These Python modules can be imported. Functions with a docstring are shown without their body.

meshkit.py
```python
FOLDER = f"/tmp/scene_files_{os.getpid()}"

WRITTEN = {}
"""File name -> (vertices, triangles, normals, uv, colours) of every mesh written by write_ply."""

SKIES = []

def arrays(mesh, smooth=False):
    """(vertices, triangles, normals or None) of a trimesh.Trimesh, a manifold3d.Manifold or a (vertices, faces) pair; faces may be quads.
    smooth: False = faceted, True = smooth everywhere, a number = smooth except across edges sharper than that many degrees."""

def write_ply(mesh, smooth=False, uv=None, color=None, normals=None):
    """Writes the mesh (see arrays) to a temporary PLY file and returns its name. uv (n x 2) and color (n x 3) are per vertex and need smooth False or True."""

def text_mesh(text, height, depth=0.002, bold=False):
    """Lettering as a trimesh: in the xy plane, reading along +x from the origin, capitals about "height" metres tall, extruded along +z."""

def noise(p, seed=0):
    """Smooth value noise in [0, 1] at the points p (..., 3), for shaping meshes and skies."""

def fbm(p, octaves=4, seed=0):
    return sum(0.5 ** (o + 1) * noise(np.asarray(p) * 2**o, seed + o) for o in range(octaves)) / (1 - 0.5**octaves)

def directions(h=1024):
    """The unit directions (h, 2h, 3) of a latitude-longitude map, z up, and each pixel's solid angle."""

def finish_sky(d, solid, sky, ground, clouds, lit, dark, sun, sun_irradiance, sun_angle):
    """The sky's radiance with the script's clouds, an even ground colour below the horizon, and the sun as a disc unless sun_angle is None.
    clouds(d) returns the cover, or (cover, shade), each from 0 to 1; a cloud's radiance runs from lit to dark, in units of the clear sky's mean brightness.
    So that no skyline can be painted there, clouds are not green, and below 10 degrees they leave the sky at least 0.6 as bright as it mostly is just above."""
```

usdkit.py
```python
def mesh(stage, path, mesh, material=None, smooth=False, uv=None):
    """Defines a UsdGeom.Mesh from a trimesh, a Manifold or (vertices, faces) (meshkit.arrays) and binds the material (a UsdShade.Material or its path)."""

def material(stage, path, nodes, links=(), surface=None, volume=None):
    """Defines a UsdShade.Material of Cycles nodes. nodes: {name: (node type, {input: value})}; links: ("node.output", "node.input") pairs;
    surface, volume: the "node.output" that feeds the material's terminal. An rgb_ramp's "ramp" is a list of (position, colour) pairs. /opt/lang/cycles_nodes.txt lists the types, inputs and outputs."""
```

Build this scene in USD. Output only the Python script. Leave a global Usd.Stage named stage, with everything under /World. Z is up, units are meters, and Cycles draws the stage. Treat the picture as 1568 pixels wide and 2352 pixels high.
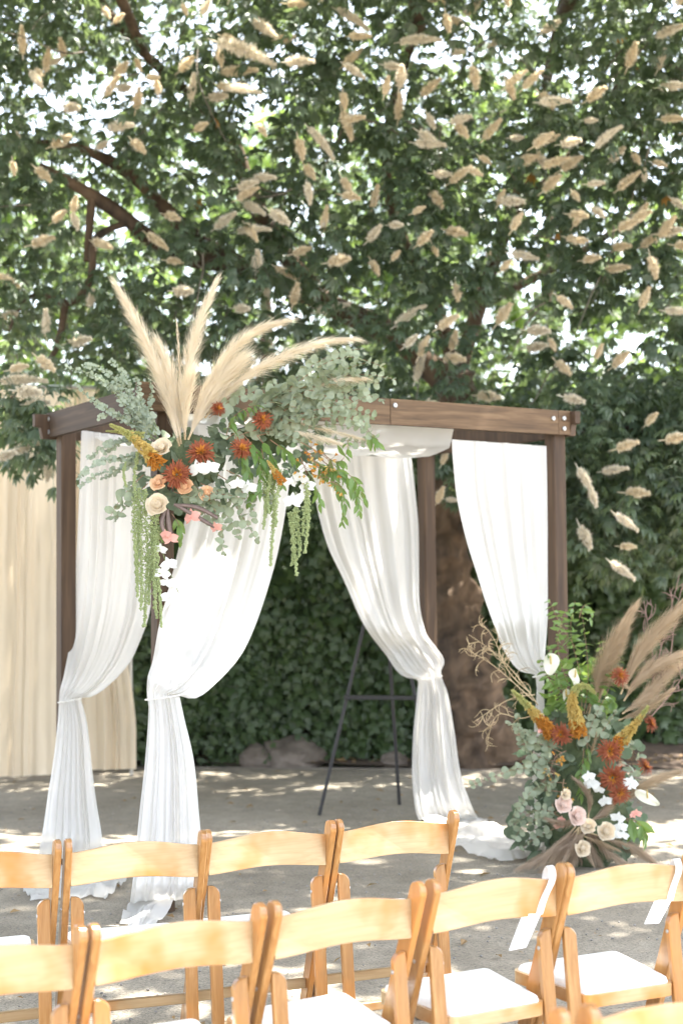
import math, random
import numpy as np
import trimesh, shapely
from shapely.geometry import LineString, Polygon, box as sbox
import meshkit, usdkit
from pxr import Usd, UsdGeom, UsdLux, UsdShade, Gf, Sdf, Vt

stage = Usd.Stage.CreateInMemory()
UsdGeom.SetStageUpAxis(stage, 'Z')
UsdGeom.Xform.Define(stage, '/World')
UsdGeom.Scope.Define(stage, '/World/Looks')
rng = np.random.default_rng(7)
R = random.Random(11)

# ------------------------------------------------------------------ camera, sky, sun, exposure
FPX, PITCH, ROLL, EYE = 3300.0, 0.047, 0.009, 1.608      # focal length in pixels of a 1568 px wide picture
cp, sp, cr, sr = math.cos(PITCH), math.sin(PITCH), math.cos(ROLL), math.sin(ROLL)
R0, U0, F0 = np.array([1., 0, 0]), np.array([0, -sp, cp]), np.array([0, cp, sp])
CR, CU = cr * R0 - sr * U0, sr * R0 + cr * U0
EYEP = np.array([0, 0, EYE])
cam = UsdGeom.Camera.Define(stage, '/World/camera')
m4 = np.eye(4); m4[0, :3] = CR; m4[1, :3] = CU; m4[2, :3] = -F0; m4[3, :3] = EYEP
cam.AddTransformOp().Set(Gf.Matrix4d(*m4.ravel().tolist()))
cam.CreateHorizontalApertureAttr(24.0); cam.CreateVerticalApertureAttr(36.0)
cam.CreateFocalLengthAttr(24.0 * FPX / 1568)
cam.CreateClippingRangeAttr(Gf.Vec2f(0.1, 2000))
cam.CreateFStopAttr(2.4); cam.CreateFocusDistanceAttr(5.4)
cam.CreateExposureAttr(2.68)

SUN_DIR = np.array([0.38, 0.13, 1.1]); SUN_DIR /= np.linalg.norm(SUN_DIR)
sky = UsdLux.DomeLight.Define(stage, '/World/sky')
sky.CreateIntensityAttr(1.0)
skym = usdkit.material(stage, '/World/Looks/sky_air', {
    's': ('sky_texture', {'sky_type': 'single_scattering', 'sun_disc': False, 'sun_elevation': float(math.asin(SUN_DIR[2])),
                          'sun_rotation': float(math.atan2(SUN_DIR[0], SUN_DIR[1])), 'aerosol_density': 3.0}),
    'h': ('hsv', {'saturation': 0.5}),
    'b': ('background_shader', {'strength': 0.15})}, [('s.color', 'h.color'), ('h.color', 'b.color')], surface='b.background')
UsdShade.MaterialBindingAPI.Apply(sky.GetPrim()).Bind(skym)
sky.GetPrim().SetCustomDataByKey('kind', 'structure')
sun = UsdLux.DistantLight.Define(stage, '/World/sun')
sun.CreateIntensityAttr(1.1); sun.CreateAngleAttr(0.53); sun.CreateColorAttr(Gf.Vec3f(1.0, 0.95, 0.86)); sun.CreateNormalizeAttr(True)
z = SUN_DIR; x = np.cross([0, 0, 1.], z); x /= np.linalg.norm(x); y = np.cross(z, x)
mm = np.eye(4); mm[0, :3] = x; mm[1, :3] = y; mm[2, :3] = z
sun.AddTransformOp().Set(Gf.Matrix4d(*mm.ravel().tolist()))

# ------------------------------------------------------------------ picture measurements -> metres
def ray(px, py):
    X, Y = px - 784.0, py - 1176.0
    return F0 + CR * X / FPX - CU * Y / FPX
def at(px, py, Y):
    d = ray(px, py); return EYEP + d * (Y / d[1])
def ground(px, py, z=0.0):
    d = ray(px, py); return EYEP + d * ((z - EYE) / d[2])
def on_line(px, py, A, B):
    """where the sight line meets the upright plane through A and B (plan points)"""
    d = ray(px, py); e = np.subtract(B, A)[:2]; n = np.array([-e[1], e[0]])
    t = np.dot(n, np.asarray(A)[:2]) / np.dot(n, d[:2]); return EYEP + d * t
def pxm(Y): return FPX / Y

# ------------------------------------------------------------------ materials
def L(*a): return tuple(a)
def mat(name, nodes, links, surface): return usdkit.material(stage, '/World/Looks/' + name, nodes, links, surface=surface)
def plain(name, col, rough=0.6, col2=None, scale=6.0, bump=0.0, bscale=60.0, metallic=0.0, spec=0.5, coat=0.0, stretch=None):
    n = {'p': ('principled_bsdf', {'roughness': rough, 'metallic': metallic, 'specular_ior_level': spec, 'coat_weight': coat, 'coat_roughness': 0.12, 'base_color': col}),
         'g': ('texture_coordinate', {})}
    l = []; src = 'g.object'
    if stretch:
        n['m'] = ('mapping', {'scale': stretch}); l.append(('g.object', 'm.vector')); src = 'm.vector'
    if col2 is not None:
        n['n'] = ('noise_texture', {'scale': scale, 'detail': 5.0, 'roughness': 0.6}); l.append((src, 'n.vector'))
        n['r'] = ('rgb_ramp', {'ramp': [(0.32, col), (0.68, col2)]}); l += [('n.fac', 'r.fac'), ('r.color', 'p.base_color')]
    if bump:
        n['bn'] = ('noise_texture', {'scale': bscale, 'detail': 4.0}); n['b'] = ('bump', {'strength': bump, 'distance': 0.01})
        l += [(src, 'bn.vector'), ('bn.fac', 'b.height'), ('b.normal', 'p.normal')]
    return mat(name, n, l, 'p.BSDF')
def leafy(name, c1, c2, trans=0.35, rough=0.45, tcol=None, big=0.8, spec=0.4, c3=None):
    """leaf material: every leaf (island) gets its own tone, larger clumps drift"""
    tcol = tcol or tuple(min(1.0, c * k) for c, k in zip(c2, (1.5, 1.6, 0.9)))
    ramp = [(0.0, c1), (0.75, c2), (1.0, c3 or c2)]
    n = {'g': ('geometry', {}), 'n': ('noise_texture', {'scale': big, 'detail': 2.0}),
         'a': ('math', {'math_type': 'multiply_add', 'value2': 0.55}), 'a2': ('math', {'math_type': 'multiply', 'value2': 0.5}),
         'r': ('rgb_ramp', {'ramp': ramp}), 'p': ('principled_bsdf', {'roughness': rough, 'specular_ior_level': spec}),
         't': ('translucent_bsdf', {'color': tcol}), 'x': ('mix_closure', {'fac': trans})}
    l = [('g.position', 'n.vector'), ('n.fac', 'a2.value1'), ('g.random_per_island', 'a.value1'), ('a2.value', 'a.value3'), ('a.value', 'r.fac'),
         ('r.color', 'p.base_color'), ('p.BSDF', 'x.closure1'), ('t.BSDF', 'x.closure2')]
    return mat(name, n, l, 'x.closure')
def cloth(name, col, trans, tcol, clear=0.0, weave=900.0):
    n = {'g': ('texture_coordinate', {}), 'n': ('noise_texture', {'scale': weave, 'detail': 2.0}), 'b': ('bump', {'strength': 0.12, 'distance': 0.002}),
         'p': ('principled_bsdf', {'base_color': col, 'roughness': 0.9, 'specular_ior_level': 0.15, 'sheen_weight': 0.15}),
         't': ('translucent_bsdf', {'color': tcol}), 'x': ('mix_closure', {'fac': trans})}
    l = [('g.object', 'n.vector'), ('n.fac', 'b.height'), ('b.normal', 'p.normal'), ('p.BSDF', 'x.closure1'), ('t.BSDF', 'x.closure2')]
    s = 'x.closure'
    if clear:
        n['c'] = ('transparent_bsdf', {}); n['y'] = ('mix_closure', {'fac': clear}); l += [('x.closure', 'y.closure1'), ('c.BSDF', 'y.closure2')]; s = 'y.closure'
    return mat(name, n, l, s)
def wood(name, dark, mid, light, rough, coat, axis_scale, dapple=None, bl=1.2):
    n = {'g': ('texture_coordinate', {}), 'm': ('mapping', {'scale': axis_scale}),
         'n': ('noise_texture', {'scale': 1.0, 'detail': 6.0, 'roughness': 0.62, 'distortion': 0.6}),
         'r': ('rgb_ramp', {'ramp': [(0.28, dark), (0.5, mid), (0.72, light)]}),
         'p': ('principled_bsdf', {'roughness': rough, 'coat_weight': coat, 'coat_roughness': 0.15}),
         'b': ('bump', {'strength': 0.25, 'distance': 0.002})}
    l = [('g.object', 'm.vector'), ('m.vector', 'n.vector'), ('n.fac', 'r.fac'), ('n.fac', 'b.height'), ('b.normal', 'p.normal')]
    if dapple:
        n['gp'] = ('geometry', {}); n['n2'] = ('noise_texture', {'scale': bl, 'detail': 3.0, 'roughness': 0.55}); n['r2'] = ('rgb_ramp', {'ramp': [(0.5, (0, 0, 0)), (0.66, (1, 1, 1))]})
        n['x'] = ('mix_color', {'b': dapple}); l += [('gp.position', 'n2.vector'), ('n2.fac', 'r2.fac'), ('r2.color', 'x.fac'), ('r.color', 'x.a'), ('x.result', 'p.base_color')]
    else: l.append(('r.color', 'p.base_color'))
    return mat(name, n, l, 'p.BSDF')

M = {}
M['granite'] = mat('granite_dust', {
    'g': ('geometry', {}), 'n1': ('noise_texture', {'scale': 0.7, 'detail': 5.0, 'roughness': 0.6}), 'r1': ('rgb_ramp', {'ramp': [(0.3, (0.25, 0.22, 0.175)), (0.7, (0.365, 0.33, 0.275))]}),
    'n2': ('noise_texture', {'scale': 95.0, 'detail': 3.0, 'roughness': 0.7}), 'r2': ('rgb_ramp', {'ramp': [(0.3, (0.55, 0.54, 0.52)), (0.5, (1, 1, 1)), (0.72, (1.25, 1.22, 1.18))]}),
    'n3': ('noise_texture', {'scale': 7.0, 'detail': 6.0, 'roughness': 0.65}), 'r3': ('rgb_ramp', {'ramp': [(0.35, (0.86, 0.85, 0.84)), (0.65, (1.08, 1.07, 1.05))]}),
    'x': ('mix_color', {'blend_type': 'multiply', 'fac': 1.0, 'use_clamp_result': False}), 'x2': ('mix_color', {'blend_type': 'multiply', 'fac': 1.0}), 'p': ('principled_bsdf', {'roughness': 0.92, 'specular_ior_level': 0.2}),
    'b': ('bump', {'strength': 0.55, 'distance': 0.01}), 'b2': ('bump', {'strength': 0.35, 'distance': 0.03})},
    [('g.position', 'n1.vector'), ('g.position', 'n2.vector'), ('g.position', 'n3.vector'), ('n1.fac', 'r1.fac'), ('n2.fac', 'r2.fac'), ('n3.fac', 'r3.fac'), ('r1.color', 'x.a'), ('r2.color', 'x.b'),
     ('x.result', 'x2.a'), ('r3.color', 'x2.b'), ('x2.result', 'p.base_color'), ('n2.fac', 'b.height'), ('n3.fac', 'b2.height'), ('b2.normal', 'b.normal'), ('b.normal', 'p.normal')], 'p.BSDF')
M['soil'] = plain('bed_soil', (0.06, 0.042, 0.03), 0.95, (0.12, 0.085, 0.06), 14, 0.6, 40)
M['concrete'] = plain('edging_concrete', (0.12, 0.1, 0.08), 0.9, (0.2, 0.17, 0.135), 9, 0.3, 70)
M['rock'] = plain('boulder_stone', (0.09, 0.07, 0.055), 0.9, (0.2, 0.165, 0.135), 5, 0.6, 18)
M['litter'] = leafy('dry_leaf', (0.16, 0.09, 0.04), (0.42, 0.3, 0.16), 0.1, 0.8)
M['pebble'] = leafy('pebble_stone', (0.14, 0.13, 0.12), (0.45, 0.42, 0.38), 0.0, 0.9)
M['bark'] = plain('tree_bark', (0.035, 0.024, 0.017), 0.95, (0.17, 0.112, 0.07), 5.0, 1.0, 20, stretch=(1.0, 1.0, 0.3))
M['twig'] = plain('grey_twig', (0.10, 0.085, 0.065), 0.9, (0.2, 0.175, 0.14), 8)
M['buckeye'] = leafy('tree_leaf', (0.055, 0.087, 0.06), (0.115, 0.16, 0.098), 0.32, 0.4, (0.25, 0.34, 0.12), 0.7, 0.7, (0.16, 0.19, 0.10))
M['dryleaf'] = leafy('tree_leaf_dry', (0.25, 0.12, 0.03), (0.42, 0.23, 0.07), 0.3, 0.6)
M['farleaf'] = leafy('far_tree_leaf', (0.05, 0.10, 0.025), (0.13, 0.2, 0.05), 0.4, 0.5, (0.32, 0.45, 0.1), 0.4)
M['ivy'] = leafy('ivy_leaf', (0.03, 0.055, 0.02), (0.095, 0.14, 0.055), 0.2, 0.42, (0.2, 0.3, 0.07), 1.6, 0.5, (0.2, 0.19, 0.09))
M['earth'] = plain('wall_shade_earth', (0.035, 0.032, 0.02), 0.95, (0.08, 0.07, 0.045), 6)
M['bloom_w'] = leafy('blossom_fresh', (0.80, 0.74, 0.63), (0.9, 0.87, 0.80), 0.35, 0.8, (0.8, 0.72, 0.55), 3.0, 0.1)
M['bloom_t'] = leafy('blossom_faded', (0.76, 0.66, 0.50), (0.89, 0.83, 0.70), 0.38, 0.8, (0.86, 0.77, 0.58), 3.0, 0.1)
M['post'] = wood('arbor_stain_dark', (0.03, 0.0145, 0.006), (0.062, 0.033, 0.015), (0.10, 0.058, 0.029), 0.7, 0.0, (26, 26, 1.6))
M['beam'] = wood('arbor_stain_lit', (0.05, 0.028, 0.014), (0.125, 0.074, 0.037), (0.205, 0.13, 0.07), 0.75, 0.0, (2.2, 30, 34))  # same wood as the posts, coloured lighter for the light on the front face
M['beam_shaded'] = wood('arbor_stain_shaded', (0.03, 0.016, 0.008), (0.055, 0.032, 0.017), (0.085, 0.053, 0.03), 0.75, 0.0, (2.2, 30, 34))  # shaded copy of the beam wood, darkness of the turned-away sides in its colour
M['bolt'] = plain('zinc_bolt', (0.42, 0.42, 0.41), 0.4, metallic=0.8)
M['iron'] = plain('black_iron', (0.018, 0.017, 0.017), 0.5)
M['white'] = cloth('white_chiffon', (0.80, 0.785, 0.755), 0.42, (0.84, 0.82, 0.785), 0.1)
M['sheer'] = cloth('white_sheer', (0.80, 0.785, 0.755), 0.45, (0.84, 0.82, 0.785), 0.22)
M['cream'] = cloth('cream_curtain', (0.84, 0.71, 0.54), 0.35, (0.87, 0.72, 0.52), 0.0)
M['cord'] = plain('cord', (0.75, 0.72, 0.66), 0.8)
M['chair'] = wood('varnished_beech', (0.42, 0.275, 0.135), (0.49, 0.34, 0.18), (0.54, 0.39, 0.225), 0.32, 0.4, (3, 55, 55), (0.46, 0.195, 0.045), 4.2)  # orange patches paint dappled light and reflections into the wood colour
M['chair_up'] = wood('varnished_beech_painted_shade', (0.25, 0.11, 0.03), (0.33, 0.16, 0.05), (0.42, 0.225, 0.08), 0.25, 0.5, (55, 40, 3), (0.46, 0.185, 0.045), 3.6)  # darker than the rails: shade of the inner faces put into the colour
M['vinyl'] = plain('white_vinyl', (0.82, 0.81, 0.79), 0.45, bump=0.05, bscale=30)
M['steel'] = plain('steel_rivet', (0.62, 0.6, 0.57), 0.3, metallic=0.9)
M['paper'] = plain('white_card', (0.85, 0.85, 0.84), 0.7)
M['ribbon'] = cloth('white_ribbon', (0.84, 0.84, 0.83), 0.2, (0.8, 0.8, 0.8))
M['pampas'] = leafy('pampas_plume', (0.78, 0.70, 0.57), (0.9, 0.85, 0.75), 0.4, 0.8, (0.85, 0.74, 0.52), 5.0, 0.1)
M['pampas_dark'] = leafy('dried_grass_plume', (0.40, 0.31, 0.235), (0.64, 0.52, 0.41), 0.3, 0.8, (0.5, 0.38, 0.22), 5.0, 0.1)
M['pampas_mid'] = leafy('tan_grass_plume', (0.44, 0.34, 0.23), (0.68, 0.55, 0.40), 0.35, 0.8, (0.66, 0.53, 0.36), 5.0, 0.1)
M['euc'] = leafy('silver_dollar_leaf', (0.21, 0.25, 0.165), (0.40, 0.435, 0.315), 0.25, 0.5, (0.4, 0.48, 0.26), 4.0, 0.5, (0.48, 0.49, 0.33))
M['euc_small'] = leafy('baby_eucalyptus_leaf', (0.27, 0.32, 0.24), (0.50, 0.54, 0.45), 0.2, 0.6, (0.35, 0.45, 0.28), 4.0, 0.3)
M['euc_dark'] = leafy('shaded_eucalyptus_leaf', (0.10, 0.135, 0.085), (0.25, 0.29, 0.195), 0.2, 0.6, (0.2, 0.32, 0.2), 4.0, 0.3)  # darker eucalyptus copy for filler leaves, shade put into its colour
M['ruscus'] = leafy('green_ruscus_leaf', (0.07, 0.14, 0.035), (0.19, 0.29, 0.085), 0.3, 0.35, (0.35, 0.5, 0.1), 4.0, 0.5, (0.30, 0.36, 0.15))
M['stem'] = plain('reddish_stem', (0.20, 0.10, 0.06), 0.7, (0.3, 0.2, 0.12), 20)
M['gstem'] = plain('green_stem', (0.16, 0.2, 0.08), 0.7)
M['curly'] = plain('curly_twig_bark', (0.33, 0.23, 0.12), 0.8, (0.5, 0.39, 0.23), 12)
M['purple'] = plain('purple_twig_bark', (0.17, 0.10, 0.09), 0.8, (0.3, 0.2, 0.15), 12)
M['rust'] = leafy('rust_petal', (0.20, 0.055, 0.028), (0.40, 0.13, 0.06), 0.15, 0.6, (0.45, 0.13, 0.05), 8.0, 0.2, (0.60, 0.32, 0.16))
M['rust_in'] = leafy('golden_disc_petal', (0.42, 0.13, 0.02), (0.70, 0.36, 0.07), 0.15, 0.6, (0.6, 0.3, 0.05), 8.0, 0.2)
M['creamrose'] = leafy('cream_petal', (0.76, 0.66, 0.50), (0.84, 0.77, 0.64), 0.25, 0.6, (0.85, 0.7, 0.5), 6.0, 0.2)
M['blush'] = leafy('blush_petal', (0.80, 0.64, 0.55), (0.86, 0.76, 0.70), 0.25, 0.6, (0.85, 0.62, 0.5), 6.0, 0.2)
M['peach'] = leafy('peach_petal', (0.78, 0.50, 0.28), (0.84, 0.62, 0.42), 0.25, 0.6, (0.85, 0.5, 0.3), 6.0, 0.2)
M['orchid'] = leafy('white_orchid_petal', (0.80, 0.80, 0.76), (0.86, 0.86, 0.83), 0.3, 0.5, (0.85, 0.85, 0.8), 6.0, 0.2)
M['ivory'] = leafy('ivory_spathe', (0.74, 0.73, 0.58), (0.82, 0.80, 0.68), 0.2, 0.4, (0.8, 0.8, 0.6), 6.0, 0.4)
M['pink'] = leafy('pink_petal', (0.74, 0.36, 0.30), (0.82, 0.52, 0.44), 0.25, 0.6, (0.85, 0.45, 0.35), 6.0, 0.2)
M['spike_g'] = leafy('green_spike_bud', (0.42, 0.43, 0.16), (0.66, 0.62, 0.30), 0.2, 0.6, (0.5, 0.5, 0.15), 9.0, 0.2)
M['spike_y'] = leafy('yellow_spike_floret', (0.52, 0.38, 0.10), (0.74, 0.60, 0.28), 0.2, 0.6, (0.7, 0.52, 0.15), 9.0, 0.2, (0.88, 0.82, 0.62))
M['spike_o'] = leafy('orange_spike_floret', (0.44, 0.17, 0.03), (0.66, 0.36, 0.08), 0.2, 0.6, (0.7, 0.35, 0.05), 9.0, 0.2)
M['amaranth'] = leafy('green_amaranth', (0.33, 0.40, 0.18), (0.52, 0.58, 0.32), 0.15, 0.7, (0.4, 0.5, 0.2), 9.0, 0.1)
M['pod'] = plain('dark_pod_stem', (0.09, 0.06, 0.05), 0.6, (0.17, 0.12, 0.10), 30)
M['foam'] = plain('moss_base', (0.04, 0.06, 0.025), 0.95, (0.09, 0.11, 0.05), 25, 0.5, 60)

# ------------------------------------------------------------------ prims
taken = {}
def numbered(path):
    k = taken.get(path, 0); taken[path] = k + 1
    return path if k == 0 else f'{path}_{k:03d}'
def tag(o, label=None, cat=None, group=None, kind=None):
    p = o.GetPrim() if hasattr(o, 'GetPrim') else o
    for k, v in (('label', label), ('category', cat), ('group', group), ('kind', kind)):
        if v: p.SetCustomDataByKey(k, v)
    return p
def path_of(parent): return '/World' if parent is None else str(parent.GetPath())
def thing(name, loc=(0, 0, 0), rz=0.0, parent=None, **k):
    xf = UsdGeom.Xform.Define(stage, numbered(path_of(parent) + '/' + name))
    if any(loc) or rz: xf.AddTranslateOp().Set(Gf.Vec3d(*map(float, loc)))
    if rz: xf.AddRotateZOp().Set(float(rz))
    return tag(xf, **k)
def obj(name, mesh, m, parent=None, smooth=False, **k):
    o = usdkit.mesh(stage, numbered(path_of(parent) + '/' + name), mesh, M[m] if isinstance(m, str) else m, smooth=smooth)
    o.CreateDoubleSidedAttr(True)
    return tag(o, **k)

class MB:
    """collects vertices and triangles of one mesh"""
    def __init__(s): s.v, s.f, s.n = [], [], 0
    def add(s, v, f):
        v = np.asarray(v, float); s.v.append(v); s.f.append(np.asarray(f, int) + s.n); s.n += len(v); return s
    def tm(s, mesh): return s.add(mesh.vertices, mesh.faces)
    def out(s): return (np.vstack(s.v), np.vstack(s.f)) if s.v else (np.zeros((0, 3)), np.zeros((0, 3), int))
def quads(n, m, wrap=False):
    i, j = np.meshgrid(np.arange(n - 1), np.arange(m if wrap else m - 1), indexing='ij')
    a, b = i * m + j, i * m + (j + 1) % m
    q = np.stack([a, b, b + m, a + m], -1).reshape(-1, 4)
    return np.vstack([q[:, [0, 1, 2]], q[:, [0, 2, 3]]])
def smooth_path(pts, n):
    from scipy.interpolate import CubicSpline, PchipInterpolator
    p = np.asarray(pts, float); d = np.r_[0, np.cumsum(np.linalg.norm(np.diff(p[:, :3], axis=0), axis=1) + 1e-9)]
    if len(p) == 2: return p[0] + (p[1] - p[0]) * np.linspace(0, 1, n)[:, None]
    return CubicSpline(d / d[-1], p, bc_type='natural')(np.linspace(0, 1, n))
def tube(pts, radii, sides=6, cap=True, bump=0.0, seed=0, bscale=3.0):
    p = np.asarray(pts, float); n = len(p); r = np.broadcast_to(np.asarray(radii, float), (n,))
    t = np.gradient(p, axis=0); t /= np.linalg.norm(t, axis=1, keepdims=True) + 1e-12
    a = np.cross(t[0], [0, 0, 1.0] if abs(t[0][2]) < 0.9 else [1.0, 0, 0]); A = []
    for k in range(n):
        a = a - t[k] * np.dot(a, t[k]); a /= np.linalg.norm(a) + 1e-12; A.append(a)
    A = np.array(A); B = np.cross(t, A); g = np.arange(sides) * 2 * np.pi / sides
    v = p[:, None] + r[:, None, None] * (np.cos(g)[None, :, None] * A[:, None] + np.sin(g)[None, :, None] * B[:, None])
    if bump:
        nz = meshkit.fbm(v * bscale, 3, seed)[..., None]; v = p[:, None] + (v - p[:, None]) * (1 + bump * (nz - 0.5) * 2)
    v = v.reshape(-1, 3); f = quads(n, sides, True)
    if cap:
        c0, c1 = len(v), len(v) + 1; v = np.vstack([v, p[0], p[-1]]); k = np.arange(sides)
        f = np.vstack([f, np.stack([np.full(sides, c0), (k + 1) % sides, k], 1), np.stack([np.full(sides, c1), (n - 1) * sides + k, (n - 1) * sides + (k + 1) % sides], 1)])
    return v, f
def unit(v): v = np.asarray(v, float); return v / (np.linalg.norm(v) + 1e-12)
def frame(d, up=None):
    """rows: side, up-ish, along d"""
    d = unit(d); u = np.array([0, 0, 1.0]) if up is None else np.asarray(up, float)
    s = np.cross(u, d)
    if np.linalg.norm(s) < 1e-6: s = np.cross([1.0, 0, 0.1], d)
    s = unit(s); return np.array([s, np.cross(d, s), d])
def rand_dir(r=R):
    v = np.array([r.gauss(0, 1) for _ in range(3)]); return unit(v)
def prism(poly, lo, hi, bev, axes):
    """bevelled extrusion of a convex-ish ring poly (n x 2) between lo and hi; axes maps (a, b, h) to xyz"""
    p = np.asarray(poly, float); 
    if np.sum(p[:, 0] * np.roll(p[:, 1], -1) - np.roll(p[:, 0], -1) * p[:, 1]) < 0: p = p[::-1]
    e = np.roll(p, -1, 0) - np.roll(p, 1, 0); nrm = np.stack([e[:, 1], -e[:, 0]], 1); nrm /= np.linalg.norm(nrm, axis=1, keepdims=True) + 1e-12
    q = p - nrm * bev; n = len(p)
    rings = [np.c_[q, np.full(n, lo)], np.c_[p, np.full(n, lo + bev)], np.c_[p, np.full(n, hi - bev)], np.c_[q, np.full(n, hi)]]
    v = np.vstack(rings + [[[*q.mean(0), lo]], [[*q.mean(0), hi]]]); f = [quads(4, n, True)]; k = np.arange(n); c = 4 * n
    f += [np.stack([np.full(n, c), (k + 1) % n, k], 1), np.stack([np.full(n, c + 1), 3 * n + k, 3 * n + (k + 1) % n], 1)]
    return axes(v), np.vstack(f)
def bar(p, q, w, h, up=(0, 0, 1), bev=0.003):
    """bevelled square bar from p to q: w across, h along up"""
    p, q = np.asarray(p, float), np.asarray(q, float); d = unit(q - p); s = unit(np.cross(d, up)); u = np.cross(s, d); ln = np.linalg.norm(q - p)
    sq = np.array([[-w / 2, -h / 2], [w / 2, -h / 2], [w / 2, h / 2], [-w / 2, h / 2]]); b = bev
    sq = np.array([[-w/2, -h/2 + b], [-w/2 + b, -h/2], [w/2 - b, -h/2], [w/2, -h/2 + b], [w/2, h/2 - b], [w/2 - b, h/2], [-w/2 + b, h/2], [-w/2, h/2 - b]])
    return prism(sq, 0, ln, 0.0015, lambda v: p + v[:, :1] * s + v[:, 1:2] * u + v[:, 2:] * d)
def disc(c, n, r, h=0.006, sides=10):
    n = unit(n); F = frame(n); g = np.arange(sides) * 2 * np.pi / sides
    return prism(np.stack([r * np.cos(g), r * np.sin(g)], 1), -0.002, h, r * 0.2, lambda v: np.asarray(c, float) + v @ F)

# ------------------------------------------------------------------ leaves and scatter
def leaf_blade(length, width, fold=0.25, droop=0.3, segs=3, base=0.12, tip=1.3):
    """a pointed blade along +x, up +z, folded along its midrib: (v, f)"""
    t = np.linspace(0, 1, segs + 1); w = width / 2 * np.sin(np.pi * np.clip(base + (1 - base) * t, 0, 1) ** tip); w[-1] = 0
    zc = -droop * length * t ** 2; x = length * t
    v = np.concatenate([np.stack([x, -w, zc + fold * w], 1), np.stack([x, 0 * t, zc], 1), np.stack([x, w, zc + fold * w], 1)]); n = segs + 1; f = []
    for a, b in ((0, n), (n, 2 * n)):
        for k in range(segs):
            f.append([a + k, b + k, b + k + 1])
            if k < segs - 1 or True: f.append([a + k, b + k + 1, a + k + 1])
    return v, np.array(f)
def place(vf, pos, d, up, s=1.0):
    v, f = vf; x = unit(d); y = unit(np.cross(up, x)); zz = np.cross(x, y)
    return np.asarray(pos) + s * (v[:, :1] * x + v[:, 1:2] * y + v[:, 2:] * zz), f
def palmate(mb, pos, d, up, size, r):
    """five drooping leaflets fanned from the end of a stalk"""
    x = unit(d); y = unit(np.cross(up, x)); u = np.cross(x, y)
    for k, a in enumerate((-1.25, -0.65, 0.0, 0.65, 1.25)):
        ln = size * (1.0, 0.9, 0.72)[abs(k - 2)] * r.uniform(0.9, 1.1)
        dd = x * math.cos(a) + y * math.sin(a) - np.array([0, 0, 0.25 + r.uniform(0, 0.3)])
        mb.add(*place(leaf_blade(ln, ln * 0.36, 0.22, r.uniform(0.15, 0.5), 2), pos, dd, u + rand_dir(r) * 0.2))
def leaf_cluster(n, size, spread, seed):
    r = random.Random(seed); mb = MB()
    for _ in range(n):
        d = rand_dir(r); d[2] *= 0.6; d = unit(d); p = d * spread * r.uniform(0.35, 1.0); mb.add(*tube([p * 0, p * 0.5 + [0, 0, 0.012], p], [0.003, 0.002, 0.0016], 3, False))
        palmate(mb, p, d * [1, 1, 0.4] + np.array([0, 0, -0.15]), np.array([0, 0, 1.0]) + rand_dir(r) * 0.35, size * r.uniform(0.8, 1.15), r)
    return mb.out()
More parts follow.
